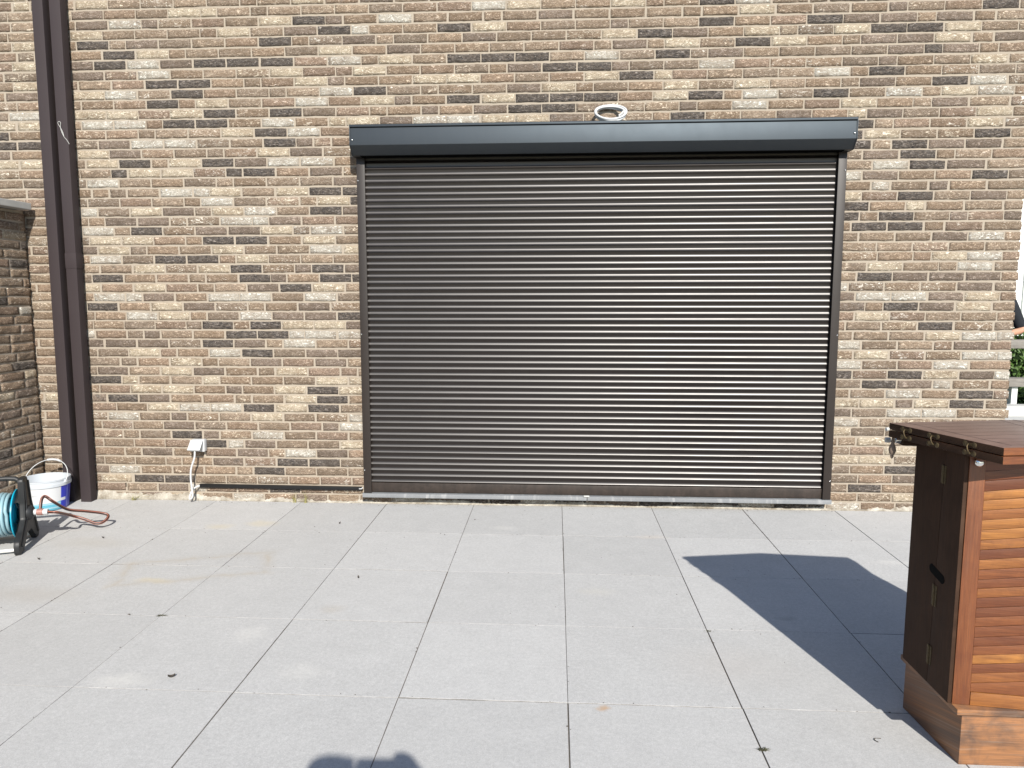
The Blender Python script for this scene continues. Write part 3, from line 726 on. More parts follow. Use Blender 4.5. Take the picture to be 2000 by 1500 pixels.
lathe(bm, [(rt-.001, .160), (rt+.006, .162), (rt+.007, .180), (rt+.003, .182), (rt+.003, .198), (rt+.006, .199), (rt+.006, HB+.001), (rt+.001, HB+.002), (rt-.004, HB), (rt-.006, .18), (rb-.006, .02), (rb-.02, .012), (.0005, .011)], BC_, NS)
bm_obj('rim', bm, M_PAIL, bk, 35)
M_WIRE = plain('galvanised_wire', (.62, .62, .60), .3, .5, 1.0)
hd = Vector((.996, -.089, 0)); up = Vector((.05, .56, .82)).normalized()
hp = [BC_+hd*(rt+.008)*c+Vector((0, 0, .190)) for c in (-1,)]
arc = []
for i in range(25):
    a = math.pi*i/24
    arc.append(BC_+Vector((0, 0, .188))-hd*(rt+.009)*math.cos(a)+up*.150*(max(math.sin(a), 0)**.9))
bm = bmesh.new(); tube(bm, arc, .0027, 8); hn = bm_obj('handle', bm, M_WHITE, bk, 60)
bm = bmesh.new(); tube(bm, [arc[i]+(arc[12]-arc[12]) for i in (10, 11, 12, 13, 14, 15)], .0075, 10); bm_obj('grip', bm, M_WHITE, hn, 60)
for s in (-1, 1):
    bm = bmesh.new(); lathe(bm, [(.0001, .012), (.010, .011), (.013, .004), (.013, 0)], BC_+hd*s*(rt+.004)+Vector((0, 0, .188)), 16, (hd*s).to_track_quat('Z', 'Y').to_matrix())
    bm_obj('handle_lug', bm, M_PAIL, bk, 40)

# faint grey lettering left on the print
cu = bpy.data.curves.new('lettering', 'FONT'); cu.body = 'IA'; cu.size = .034; cu.extrude = .0003
to = link(bpy.data.objects.new('lettering', cu)); bpy.context.view_layer.update()
me_ = bpy.data.meshes.new_from_object(to.evaluated_get(bpy.context.evaluated_depsgraph_get())); bpy.data.objects.remove(to)
a0 = view-.60; h0 = .108; r0 = rb+(rt-rb)*h0/.163+.0008
for v in me_.vertices:
    a_ = a0+v.co.x/r0; q_ = Vector((math.cos(a_), math.sin(a_), 0))*(r0+v.co.z)
    v.co = BC_+q_+Vector((0, 0, h0+v.co.y))
me_.materials.append(plain('faded_grey_print', (.30, .31, .33), .5, .3))
attach(link(bpy.data.objects.new('lettering', me_)), bk)

# ------------------------------------------------------------------ hose reel
G0 = Vector((-3.052, -.928, 0)); RU = Vector((.385, -.923, 0)); RN = Vector((.923, .385, 0))
def rp(u, z, n=0.0): return G0+RU*u+RN*n+Vector((0, 0, z))
M_GREY = plain('dark_grey_reel_plastic', (.016, .017, .018), .5, .4, var=.15)
M_CYAN = plain('turquoise_drum_plastic', (.004, .30, .44), .32, .5, var=.05)
def hose_mat(name, a, b, n):
    t = NT(name); c = t.coord(); nz = t.noise(c, 25, 3, .6)
    t.set(Base_Color=t.mix(nz, a, b), Roughness=.42); return t.m
M_HOSE = hose_mat('pale_blue_hose', (.20, .33, .38), (.27, .41, .45), 0)
M_TUBE = plain('pale_metal_tube', (.62, .62, .60), .3, .5, .2)
M_COPPER = hose_mat('copper_brown_hose', (.36, .12, .075), (.46, .18, .12), 0)
M_COPPERD = hose_mat('dark_hose_stripe', (.030, .011, .008), (.055, .020, .014), 0)
M_PINK = plain('pinkish_copper_coupling', (.36, .19, .16), .45, .5, .3, var=.2, vscale=90)
reel = thing('hose_reel', 'floor hose reel with black A-frames, turquoise drum and pale blue hose', 'hose reel', G0)
DEP = .31
def a_frame(n0, n1):
    bm = bmesh.new()
    outer = [(.052, .385), (.040, .398), (-.030, .398), (-.046, .380), (-.080, .24), (-.185, .045), (-.187, .012), (-.172, .0), (-.128, .0), (-.112, .012), (-.100, .045), (-.045, .095), (.045, .095), (.090, .05), (.108, .012), (.122, .0), (.186, .0), (.203, .014), (.205, .055), (.196, .078), (.120, .108), (.050, .165), (.038, .25)]
    prism(bm, outer, lambda u, z: rp(u, z, n0), lambda u, z: rp(u, z, n1), bev=.010)
    fr = bm_obj('side_frame', bm, M_GREY, reel, 40)
    sgn = 1 if n1 > -.05 else -1
    nf = n1 if n1 > -.05 else n0
    # raised ribs round the recess
    bm = bmesh.new()
    for pa, pb in (((.036, .375), (.028, .25)), ((.028, .25), (.036, .16)), ((.036, .16), (.168, .045)), ((-.034, .37), (-.062, .24)), ((-.062, .24), (-.160, .035))):
        tube(bm, [rp(*pa, nf+sgn*.001), rp(*pb, nf+sgn*.001)], .007, 6)
    bm_obj('rib', bm, M_GREY, fr, 60)
    bm = bmesh.new(); lathe(bm, [(.0005, .030), (.030, .029), (.040, .022), (.044, .0)], rp(.004, .190, nf), 28, (RN*sgn).to_track_quat('Z', 'Y').to_matrix())
    bm_obj('hub_cap', bm, M_GREY, fr, 50)
a_frame(-.030, 0.0); a_frame(-DEP, -DEP+.030)
AX = RN.to_track_quat('Z', 'Y').to_matrix()
bm = bmesh.new()
for n, s in ((-.050, -1), (-DEP+.055, 1)):
    lathe(bm, [(.03, 0), (.06, s*.012), (.132, s*-.008), (.141, s*-.006), (.141, s*.0), (.132, s*-.001), (.06, s*.018), (.03, s*.006)], rp(.004, .190, n), 48, AX)
lathe(bm, [(.060, -.205), (.060, .0)], rp(.004, .190, -.052), 32, AX)
bm_obj('drum', bm, M_CYAN, reel, 40)
hz = []
for lay_, (rad0, n_a, n_b, turns) in enumerate(((.078, -.075, -.235, 9), (.096, -.235, -.077, 9), (.114, -.08, -.23, 8))):
    steps = int(turns*26)
    for i in range(steps):
        t = i/steps; a = 2*math.pi*turns*t+.4
        n = n_a+(n_b-n_a)*t
        r_ = rad0+.003*math.sin(a*1.7+lay_)
        hz.append(rp(.004+r_*math.cos(a), .190+r_*math.sin(a), n))
bm = bmesh.new(); tube(bm, hz, .0092, 9); bm_obj('hose', bm, M_HOSE, reel, 60)
bm = bmesh.new(); tube(bm, [rp(0.004, .372, -.02), rp(.004, .392, -.05), rp(.004, .396, -.09), rp(.004, .396, -DEP+.09), rp(.004, .392, -DEP+.05), rp(.004, .372, -DEP+.02)], .014, 12); bm_obj('carry_handle', bm, M_GREY, reel, 60)
for u in (.150, -.150):
    bm = bmesh.new(); tube(bm, [rp(u, .022, -.04), rp(u, .022, -DEP+.04)], .0105, 12); bm_obj('base_tube', bm, M_TUBE, reel, 60)
# outlet coupling and the copper hose folded into a long loop
c0 = rp(.004, .190, .028)
def cyl(name, p, q, r_, mat, parent):
    bm = bmesh.new(); tube(bm, [p, p+(q-p)*.06, p+(q-p)*.94, q], [r_*.9, r_, r_, r_*.9], 18); return bm_obj(name, bm, mat, parent, 40)
ld = Vector((.975, .22, -.02)).normalized()
cyl('coupling_sleeve', c0, c0+ld*.020, .0165, M_WHITE, reel)
cyl('coupling', c0+ld*.019, c0+ld*.052, .0195, M_PINK, reel)
cyl('coupling_nut', c0+ld*.050, c0+ld*.076, .0165, M_WHITE, reel)
lead = thing('feed_hose', 'copper-brown hose folded into a long loop sticking out to the right of the hose reel', 'hose', c0+ld*.074-Vector((0, 0, c0.z)))
s0 = c0+ld*.072
P3 = lambda *a: Vector(a)
LE = Vector((.985, -.10, 0)).normalized(); LS = Vector((.10, .985, 0)).normalized()
def lq(a, b, z): return s0+LE*a+LS*b+Vector((0, 0, z-s0.z))
loop1 = [s0, s0+Vector((.05, .02, -.010)), P3(-2.955, -.705, .105), P3(-2.90, -.665, .070), P3(-2.845, -.655, .044), P3(-2.812, -.640, .042), P3(-2.795, -.610, .058), P3(-2.806, -.585, .075), P3(-2.845, -.600, .092), P3(-2.905, -.655, .118), P3(-2.955, -.73, .150), s0+Vector((.0, .06, .040)), s0+Vector((-.040, .05, .075)), s0+Vector((-.050, .035, .070)), s0+Vector((-.048, .018, .045)), s0+Vector((-.044, .004, .012))]
pts = bez(loop1, 9)
bm = bmesh.new(); tube(bm, pts, .0082, 10); hs = bm_obj('hose_body', bm, M_COPPERD, lead, 60)
bm = bmesh.new()
for a in (.9, 2.6, 4.6):
    sp = []
    up = None
    for i, p in enumerate(pts):
        t = (pts[min(i+1, len(pts)-1)]-pts[max(i-1, 0)]).normalized()
        if up is None: up = Vector((0, 0, 1))
        up = (up-t*up.dot(t)).normalized(); s = t.cross(up)
        sp.append(p+(up*math.cos(a)+s*math.sin(a))*.0066)
    tube(bm, sp, .0021, 6)
bm_obj('stripe', bm, M_COPPER, hs, 60)

# ------------------------------------------------------------------ wooden bar cabinet
def wood_mat(name, cols, rough=.42, coat=.15, wear=.0, weartone=(.42, .33, .25), dark=(.10, .042, .014), bl=.62, spec=.5):
    """planks carry 'pl' (tone, seed, 0) and 'gr' (along, across, 0) per point"""
    t = NT(name); pl = t.n('ShaderNodeAttribute', attribute_name='pl'); g = t.n('ShaderNodeAttribute', attribute_name='gr')
    sp = t.n('ShaderNodeSeparateXYZ'); t.put(sp.inputs[0], pl.outputs['Vector'])
    sh_ = t.n('ShaderNodeVectorMath', operation='MULTIPLY_ADD'); t.put(sh_.inputs[0], pl.outputs['Vector']); t.put(sh_.inputs[1], (0, 31, 0)); t.put(sh_.inputs[2], g.outputs['Vector'])
    mp = t.n('ShaderNodeMapping'); t.put(mp.inputs[0], sh_.outputs[0]); mp.inputs[3].default_value = (1.6, 26, 1)
    grain = t.noise(mp.outputs[0], 2.2, 6, .65, .9)
    mp2 = t.n('ShaderNodeMapping'); t.put(mp2.inputs[0], sh_.outputs[0]); mp2.inputs[3].default_value = (5, 190, 1)
    pore = t.noise(mp2.outputs[0], 2.0, 3, .6)
    blotch = t.noise(sh_.outputs[0], 9, 5, .62, .7)
    base = t.ramp(sp.outputs[0], [(i/(len(cols)-1), c) for i, c in enumerate(cols)])
    col = t.mix(t.ramp(grain, [(.34, .55), (.60, .0)]), base, dark)
    col = t.mix(t.ramp(blotch, [(.46, 0.), (.70, bl)]), col, dark)
    col = t.mix(1.0, col, t.ramp(pore, [(.3, .72), (.65, 1.12)]), 'MULTIPLY')
    if wear: col = t.mix(t.math('MULTIPLY', t.ramp(t.noise(mp.outputs[0], 3.1, 5, .7, .4), [(.54, 0.), (.68, 1.)]), wear), col, weartone)
    t.set(Base_Color=col, Roughness=t.math('MULTIPLY_ADD', grain, .25, rough-.12))
    t.b.inputs['Coat Weight'].default_value = coat; t.b.inputs['Coat Roughness'].default_value = .28
    t.b.inputs['Specular IOR Level'].default_value = spec
    t.set(Normal=t.bump(t.math('ADD', pore, grain), .16, .0012))
    return t.m
def grain(o, along, across, tone=None, seed=None):
    me = o.data; along = Vector(along); across = Vector(across); n = len(me.vertices)
    ga = np.zeros((n, 3), np.float32); pa = np.zeros((n, 3), np.float32)
    for v in me.vertices:
        ga[v.index] = (v.co.dot(along), v.co.dot(across), 0)
    pa[:, 0] = rng.random() if tone is None else tone; pa[:, 1] = rng.random() if seed is None else seed
    for nm, d in (('gr', ga), ('pl', pa)):
        a = me.attributes.new(nm, 'FLOAT_VECTOR', 'POINT'); a.data.foreach_set('vector', d.ravel())
    return o
M_TEAK = wood_mat('varnished_teak_front', [(.080, .025, .011), (.14, .043, .014), (.20, .066, .019), (.29, .112, .026), (.40, .170, .036)], .42, .15, .10, (.24, .13, .08), (.095, .026, .010), .5)
M_TOP = wood_mat('worn_teak_top', [(.185, .112, .086), (.215, .135, .106), (.245, .158, .128)], .46, .12, .25, (.33, .25, .21), (.13, .070, .050))
M_SIDE = wood_mat('shaded_teak_side', [(.046, .025, .0155), (.058, .031, .019)], .66, .0, .03, (.09, .06, .04), (.030, .016, .010), .5, .12)  # darker copy of the teak, with the side's shade in its colour
M_BASE = wood_mat('weathered_teak_plinth', [(.25, .100, .038), (.33, .155, .062)], .5, .1, .4, (.24, .19, .15), (.075, .048, .036), .85)
M_BRASS = plain('tarnished_brass', (.085, .060, .028), .55, .5, .5, var=.4, vscale=90)
M_CHROME = plain('chrome', (.82, .82, .80), .12, .5, 1.0, var=.02)
cab = thing('bar_cabinet', 'dark varnished wooden bar cabinet with brass-hinged folded top at the right edge', 'cabinet', (1.45, -2.5, 0))
UP = Vector((0, 0, 1))
# plinth and its moulding
PL = [(1.176, -2.672), (1.93, -2.672), (1.93, -2.362), (1.154, -2.362)]
bm = bmesh.new(); prism(bm, PL, lambda x, y: (x, y, 0), lambda x, y: (x, y, .170), bev=.002)
pl = grain(bm_obj('plinth', bm, M_BASE, cab, 40), (1, .02, 0), (0, .3, 1), .6)
ML = [(1.149, -2.694), (1.952, -2.694), (1.952, -2.346), (1.140, -2.352)]
bm = bmesh.new(); prism(bm, ML, lambda x, y: (x, y, .1705), lambda x, y: (x, y, .1895), bev=.004)
grain(bm_obj('moulding', bm, M_BASE, pl, 40), (1, .1, 0), (0, .5, 1), .7)
# body
F0 = Vector((1.149, -2.660, 0)); FE = Vector((.9925, -.1226, 0)); FI = Vector((.1226, .9925, 0))   # front face origin, along, inwards
def fq(e, z, d=0.0): return F0+FE*e-FI*d+UP*z          # d: proud of the face
B0 = Vector((1.146, -2.380, 0)); SE = (B0-F0).normalized(); SO = Vector((-SE.y, SE.x, 0))          # side panel, outward (-x)
def sq(s, z, d=0.0): return F0+SE*s+SO*d+UP*z
core = [(1.160, -2.652), (1.54, -2.700), (1.93, -2.70), (1.93, -2.42), (1.48, -2.36), (1.158, -2.386)]
bm = bmesh.new(); prism(bm, core, lambda x, y: (x, y, .190), lambda x, y: (x, y, .952))
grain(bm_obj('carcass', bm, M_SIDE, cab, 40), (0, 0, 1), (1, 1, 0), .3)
# two side boards, hinged, with a black inlay painting the shade in the hand slot
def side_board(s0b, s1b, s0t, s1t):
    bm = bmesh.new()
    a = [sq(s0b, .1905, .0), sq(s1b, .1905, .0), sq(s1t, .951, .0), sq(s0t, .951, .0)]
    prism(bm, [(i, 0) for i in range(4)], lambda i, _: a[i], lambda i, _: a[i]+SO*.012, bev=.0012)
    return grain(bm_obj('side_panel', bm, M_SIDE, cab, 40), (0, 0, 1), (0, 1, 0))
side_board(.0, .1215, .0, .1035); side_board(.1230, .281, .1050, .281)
bm = bmesh.new()
sl = [(.106+.043*math.cos(a)*1.0+.0*a, .554+.0135*math.sin(a)+.010*math.cos(a)) for a in np.linspace(0, 2*math.pi, 25)[:-1]]
sl = [(.106+(.030 if math.cos(a) > 0 else -.030)+.0145*math.cos(a), .555+.0145*math.sin(a)+.006*(1 if math.cos(a) > 0 else -1)) for a in np.linspace(0, 2*math.pi, 25)[:-1]]
prism(bm, sl, lambda s, z: sq(s, z, .010), lambda s, z: sq(s, z, .0128)); bm_obj('hand_slot', bm, M_HOLE, cab)
for z0, z1, s in ((.842, .898, .106), (.449, .516, .112), (.254, .315, .118)):
    bm = bmesh.new()
    for a, b in ((s-.013, s-.001), (s+.001, s+.013)):
        q = [sq(a, z0, .012), sq(b, z0, .012), sq(b, z1, .012), sq(a, z1, .012)]
        prism(bm, [(i, 0) for i in range(4)], lambda i, _: q[i], lambda i, _: q[i]+SO*.0016)
    tube(bm, [sq(s, z0, .0145), sq(s, z1, .0145)], .0032, 8)
    for k in range(3):
        for ss in (s-.007, s+.007):
            lathe(bm, [(.0002, .0012), (.0022, .0006), (.0026, 0)], sq(ss, z0+(z1-z0)*(.2+.3*k), .0136), 8, SO.to_track_quat('Z', 'Y').to_matrix())
    bm_obj('side_hinge', bm, M_BRASS, cab, 50)
# front: stile, tilted planks, wedge-shaped bottom rail
def face_piece(name, q, d, mat, along, tone, bev=.0012, th=.016, parent=None):
    pts = [fq(e, z, d) for e, z in q]
    bm = bmesh.new(); prism(bm, [(i, 0) for i in range(4)], lambda i, _: pts[i]+FI*th, lambda i, _: pts[i], bev=bev)
    return grain(bm_obj(name, bm, mat, parent or cab, 40), along, UP if along is not UP else FE, tone)
face_piece('stile', [(.0, .1905), (.048, .1905), (.0432, .951), (.0, .951)], .004, M_TEAK, UP, .38, .002)
lv = [.233, .260, .290, .3185, .347, .375, .4035, .436, .465, .4945, .525, .554, .5815, .612, .6425, .672, .7015, .732, .762, .791, .821, .848, .879, .908, .951]
tones = [.52, .60, .30, .92, .42, .28, .33, .48, .22, .26, .62, .34, .50, .70, .20, .74, .90, .85, .62, .80, .86, .16, .36, .24, .20]
ew = .365
for i in range(len(lv)-1):
    lo, hi = lv[i]+.0006, lv[i+1]-.0006
    s_lo = .128 if i else .0; s_hi = .128
    mlt = .0485-.0055*(lo-.19)/.76+.0004
    # plank edges taper towards the top rail
    zl, zh = lo+s_lo*ew, min(hi+s_hi*ew, .951) if i == len(lv)-2 else hi+s_hi*ew
    if zl > .945: zl = .945
    zh = min(zh, .951)
    if i == len(lv)-2: zh = .951
    face_piece('plank', [(mlt, lo), (mlt+ew, zl), (mlt+ew, max(zh, zl+.004)), (mlt, hi)], .0010+rng.uniform(0, .0012), M_TEAK, FE, tones[i])
face_piece('bottom_rail', [(.0492, .1905), (.415, .1905), (.415, .2320), (.0492, .2320)], .0036, M_TEAK, FE, .72, .002)
# the other half of the bent front, out of frame to the right
F1 = fq(.4165, 0.0); E1 = Vector((.9995, .03, 0)); I1 = Vector((-.03, .9995, 0))
def far_piece(name, q, d, along, tone):
    pts = [F1+E1*e-I1*d+UP*z for e, z in q]; bm = bmesh.new(); prism(bm, [(i, 0) for i in range(4)], lambda i, _: pts[i]+I1*.012, lambda i, _: pts[i], bev=.0012)
    grain(bm_obj(name, bm, M_TEAK, cab, 40), along, FE if along is UP else UP, tone)
for i in range(23):
    far_piece('plank', [(.002, .234+i*.0306), (.318, .234+i*.0306), (.318, .2638+i*.0306), (.002, .2638+i*.0306)], .001, FE, float(rng.random()))
far_piece('bottom_rail', [(.002, .1905), (.318, .1905), (.318, .2325), (.002, .2325)], .003, FE, .6)
far_piece('stile', [(.319, .1905), (.368, .1905), (.368, .951), (.319, .951)], .004, UP, .4)
# support rail under the leaf with chrome bolts, knob on the stile
bm = bmesh.new(); prism(bm, [(1.085, -2.392), (1.30, -2.392), (1.30, -2.362), (1.085, -2.352)], lambda x, y: (x, y, .925), lambda x, y: (x, y, .953), bev=.002)
sr = grain(bm_obj('support_rail', bm, M_SIDE, cab, 40), (1, 0, 0), (0, 1, 1), .4)
cyl('bolt', Vector((1.086, -2.374, .940)), Vector((1.068, -2.372, .940)), .010, M_CHROME, sr)
cyl('keeper', Vector((1.062, -2.352, .936)), Vector((1.046, -2.350, .936)), .009, M_WHITE2, sr)
kb = fq(.016, .938, .004)
bm = bmesh.new(); lathe(bm, [(.0065, 0), (.006, .010), (.010, .013), (.0125, .020), (.0115, .027), (.006, .0305), (.0004, .031)], kb, 20, (-FI).to_track_quat('Z', 'Y').to_matrix())
bm_obj('knob', bm, M_CHROME, cab, 60)
# the two folded leaves of the top: a shallow bent outline, boards framed by a border
TP = [(1.040, -2.386), (1.478, -2.304), (1.940, -2.345), (1.985, -2.84), (1.49, -2.735), (1.170, -2.781)]
TPc = Vector((1.48, -2.55, 0))
def leaf_poly(k): return [(TPc.x+(x-TPc.x)*k, TPc.y+(y-TPc.y)*k) for x, y in TP]
for nm, z0, z1 in (('lower_leaf', .9535, .9755), ('upper_leaf', .9785, 1.0)):
    bm = bmesh.new(); prism(bm, TP, lambda x, y, z0=z0: (x, y, z0), lambda x, y, z1=z1: (x, y, z1), bev=.0016)
    o = grain(bm_obj(nm, bm, M_TOP if nm == 'upper_leaf' else M_TEAK, cab, 40), (1, .17, 0), (-.17, 1, 1), .45 if nm == 'upper_leaf' else .35)
    if nm == 'upper_leaf': up_leaf = o
    # sawn front edges read warmer than the weathered top face; left edges carry painted shade
    o.data.materials.append(M_TEAK)
    for p in o.data.polygons:
        if abs(p.normal.z) < .3 and p.normal.y < -.5: p.material_index = 1
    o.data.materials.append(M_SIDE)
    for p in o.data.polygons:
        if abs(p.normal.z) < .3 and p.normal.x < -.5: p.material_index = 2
# board joints of the upper face: narrow dark grooves standing for the caulking
M_CAULK = plain('dark_caulking', (.018, .012, .010), .7, .2)
BL, BK_, FL, FK = Vector((1.040, -2.386, 0)), Vector((1.478, -2.304, 0)), Vector((1.170, -2.781, 0)), Vector((1.49, -2.735, 0))
bm = bmesh.new()
def groove(a, b, w_=.0011):
    a = Vector((a.x, a.y, 0)); b = Vector((b.x, b.y, 0)); d = (b-a).normalized(); s = Vector((-d.y, d.x, 0))*w_
    vs = [bm.verts.new(p+UP*1.0006) for p in (a-s, b-s, b+s, a+s)]; bm.faces.new(vs)
def lerp(a, b, t): return a+(b-a)*t
ins = .10
groove(lerp(BL, FL, .93)+Vector((.05, .008, 0)), lerp(BL, FL, .0)+Vector((.052, .0095, 0)))          # left border
for t in (.10, .22, .34, .46, .58, .70, .82, .92):
    a = lerp(BL, FL, t)+Vector((.051, .009, 0)); b = lerp(BK_, FK, t)
    groove(a, b, .0007)
groove(BK_, FK, .0012); groove(lerp(BK_, FK, .0)+Vector((-.05, -.009, 0)), FK+Vector((-.05, -.006, 0)), .0010)
bm_obj('caulking', bm, M_CAULK, up_leaf)
# three brass flap hinges on the left edge
EL = (FL-BL).normalized(); EO = Vector((EL.y, -EL.x, 0)); 
if EO.x > 0: EO = -EO
for t in (.175, .43, .74):
    c = lerp(BL, FL, t)
    bm = bmesh.new()
    for z in (.9895, .9640):
        for k in (-1, 1):
            lathe(bm, [(.0003, .0022), (.005, .0019), (.0075, .0008), (.0082, 0)], c+EL*k*.0155+UP*z+EO*.0006, 16, EO.to_track_quat('Z', 'Y').to_matrix())
        a_ = c+UP*z
        q = [a_-EL*.016-UP*.0035, a_+EL*.016-UP*.0035, a_+EL*.016+UP*.0035, a_-EL*.016+UP*.0035]
        prism(bm, [(i, 0) for i in range(4)], lambda i, _: q[i]+EO*.0006, lambda i, _: q[i]+EO*.0022)
    tube(bm, bez([c+UP*.990-EL*.003+EO*.003, c+UP*.984+EO*.010, c+UP*.972+EL*.003+EO*.009, c+UP*.963+EL*.005+EO*.003], 5), .0021, 8)
    bm_obj('flap_hinge', bm, M_BRASS, cab, 50)
# turned drop and small catch at the far left corner of the top
fp = Vector((1.052, -2.392, 0))
bm = bmesh.new(); lathe(bm, [(.003, .9535), (.0045, .944), (.006, .938), (.0045, .934), (.0095, .922), (.0115, .911), (.009, .900), (.0045, .895), (.0055, .890), (.003, .884), (.0004, .882)], fp, 16)
bm_obj('turned_drop', bm, plain('weathered_turned_wood', (.17, .125, .095), .7, .3), cab, 60)
cyl('corner_catch', Vector((1.040, -2.384, .979)), Vector((1.031, -2.386, .978)), .006, M_WHITE2, cab)

# ------------------------------------------------------------------ people
M_SKIN = plain('skin', (.46, .25, .165), .5, .4, var=.10, vscale=30)
M_SKIN.node_tree.nodes['Principled BSDF'].inputs['Subsurface Weight'].default_value = .06
M_SHIRT = plain('dark_cotton', (.016, .018, .022), .85, .2, var=.2)
M_JEANS = plain('dark_blue_denim', (.018, .028, .055), .9, .2, var=.25, vscale=60)
M_HAIR = plain('dark_hair', (.025, .016, .011), .6, .4, var=.3, vscale=80)
M_SHOE = plain('dark_shoe', (.03, .028, .026), .6, .3)
M_EYE = plain('eye', (.04, .03, .025), .15, .6)
def skin_mesh(verts, edges, radii, levels=2, root=0):
    me = bpy.data.meshes.new('tmp'); me.from_pydata([tuple(v) for v in verts], edges, []); me.update()
    o = link(bpy.data.objects.new('tmp', me))
    md = o.modifiers.new('s', 'SKIN'); sv_ = me.skin_vertices[0].data
    for i, r_ in enumerate(radii):
        sv_[i].radius = r_ if isinstance(r_, tuple) else (r_, r_); sv_[i].use_root = (i == root); sv_[i].use_loose = False
    md.use_smooth_shade = True
    sb = o.modifiers.new('d', 'SUBSURF'); sb.levels = levels; sb.render_levels = levels
    dg = bpy.context.evaluated_depsgraph_get(); dg.update()
    out = bpy.data.meshes.new_from_object(o.evaluated_get(dg))
    bpy.data.objects.remove(o); bpy.data.meshes.remove(me)
    return out
def chain(names, J, rad):
    ids = {}; V = []; E = []; Rr = []
    def add(n):
        if n not in ids: ids[n] = len(V); V.append(J[n]); Rr.append(rad[n])
        return ids[n]
    for seq in names:
        for a, b in zip(seq, seq[1:]): E.append((add(a), add(b)))
    return V, E, Rr
def hand(wrist, d, palm_n, curl, side):
    """palm and five separate bent fingers; d: pointing direction, palm_n: palm normal, side: +1/-1 thumb side"""
    d = d.normalized(); palm_n = (palm_n-d*palm_n.dot(d)).normalized(); s = d.cross(palm_n)*side; parts = []
    V = [wrist-d*.02, wrist+d*.03, wrist+d*.075]; parts.append((V, [(0, 1), (1, 2)], [(.022, .020), (.036, .015), (.040, .012)]))
    for k, (off, ln) in enumerate(((.030, .072), (.010, .080), (-.010, .074), (-.029, .058))):
        p = wrist+d*.078+s*off; seg = [p-d*.02]; dirn = d.copy()
        for q in range(3):
            dirn = (dirn*math.cos(curl*(.55+.25*q))+palm_n*math.sin(curl*(.55+.25*q))).normalized()
            seg.append(seg[-1]+dirn*ln*(.42, .33, .25)[q]+(d*.02 if q == 0 else Vector((0, 0, 0))))
        parts.append((seg, [(0, 1), (1, 2), (2, 3)], [.0095, .0088, .008, .0068]))
    seg = [wrist+d*.015+s*.018, wrist+d*.045+s*.044, wrist+d*.070+s*.054+palm_n*.012*curl, wrist+d*.092+s*.050+palm_n*.022*curl]
    parts.append((seg, [(0, 1), (1, 2), (2, 3)], [.013, .0115, .0095, .0075]))
    return parts
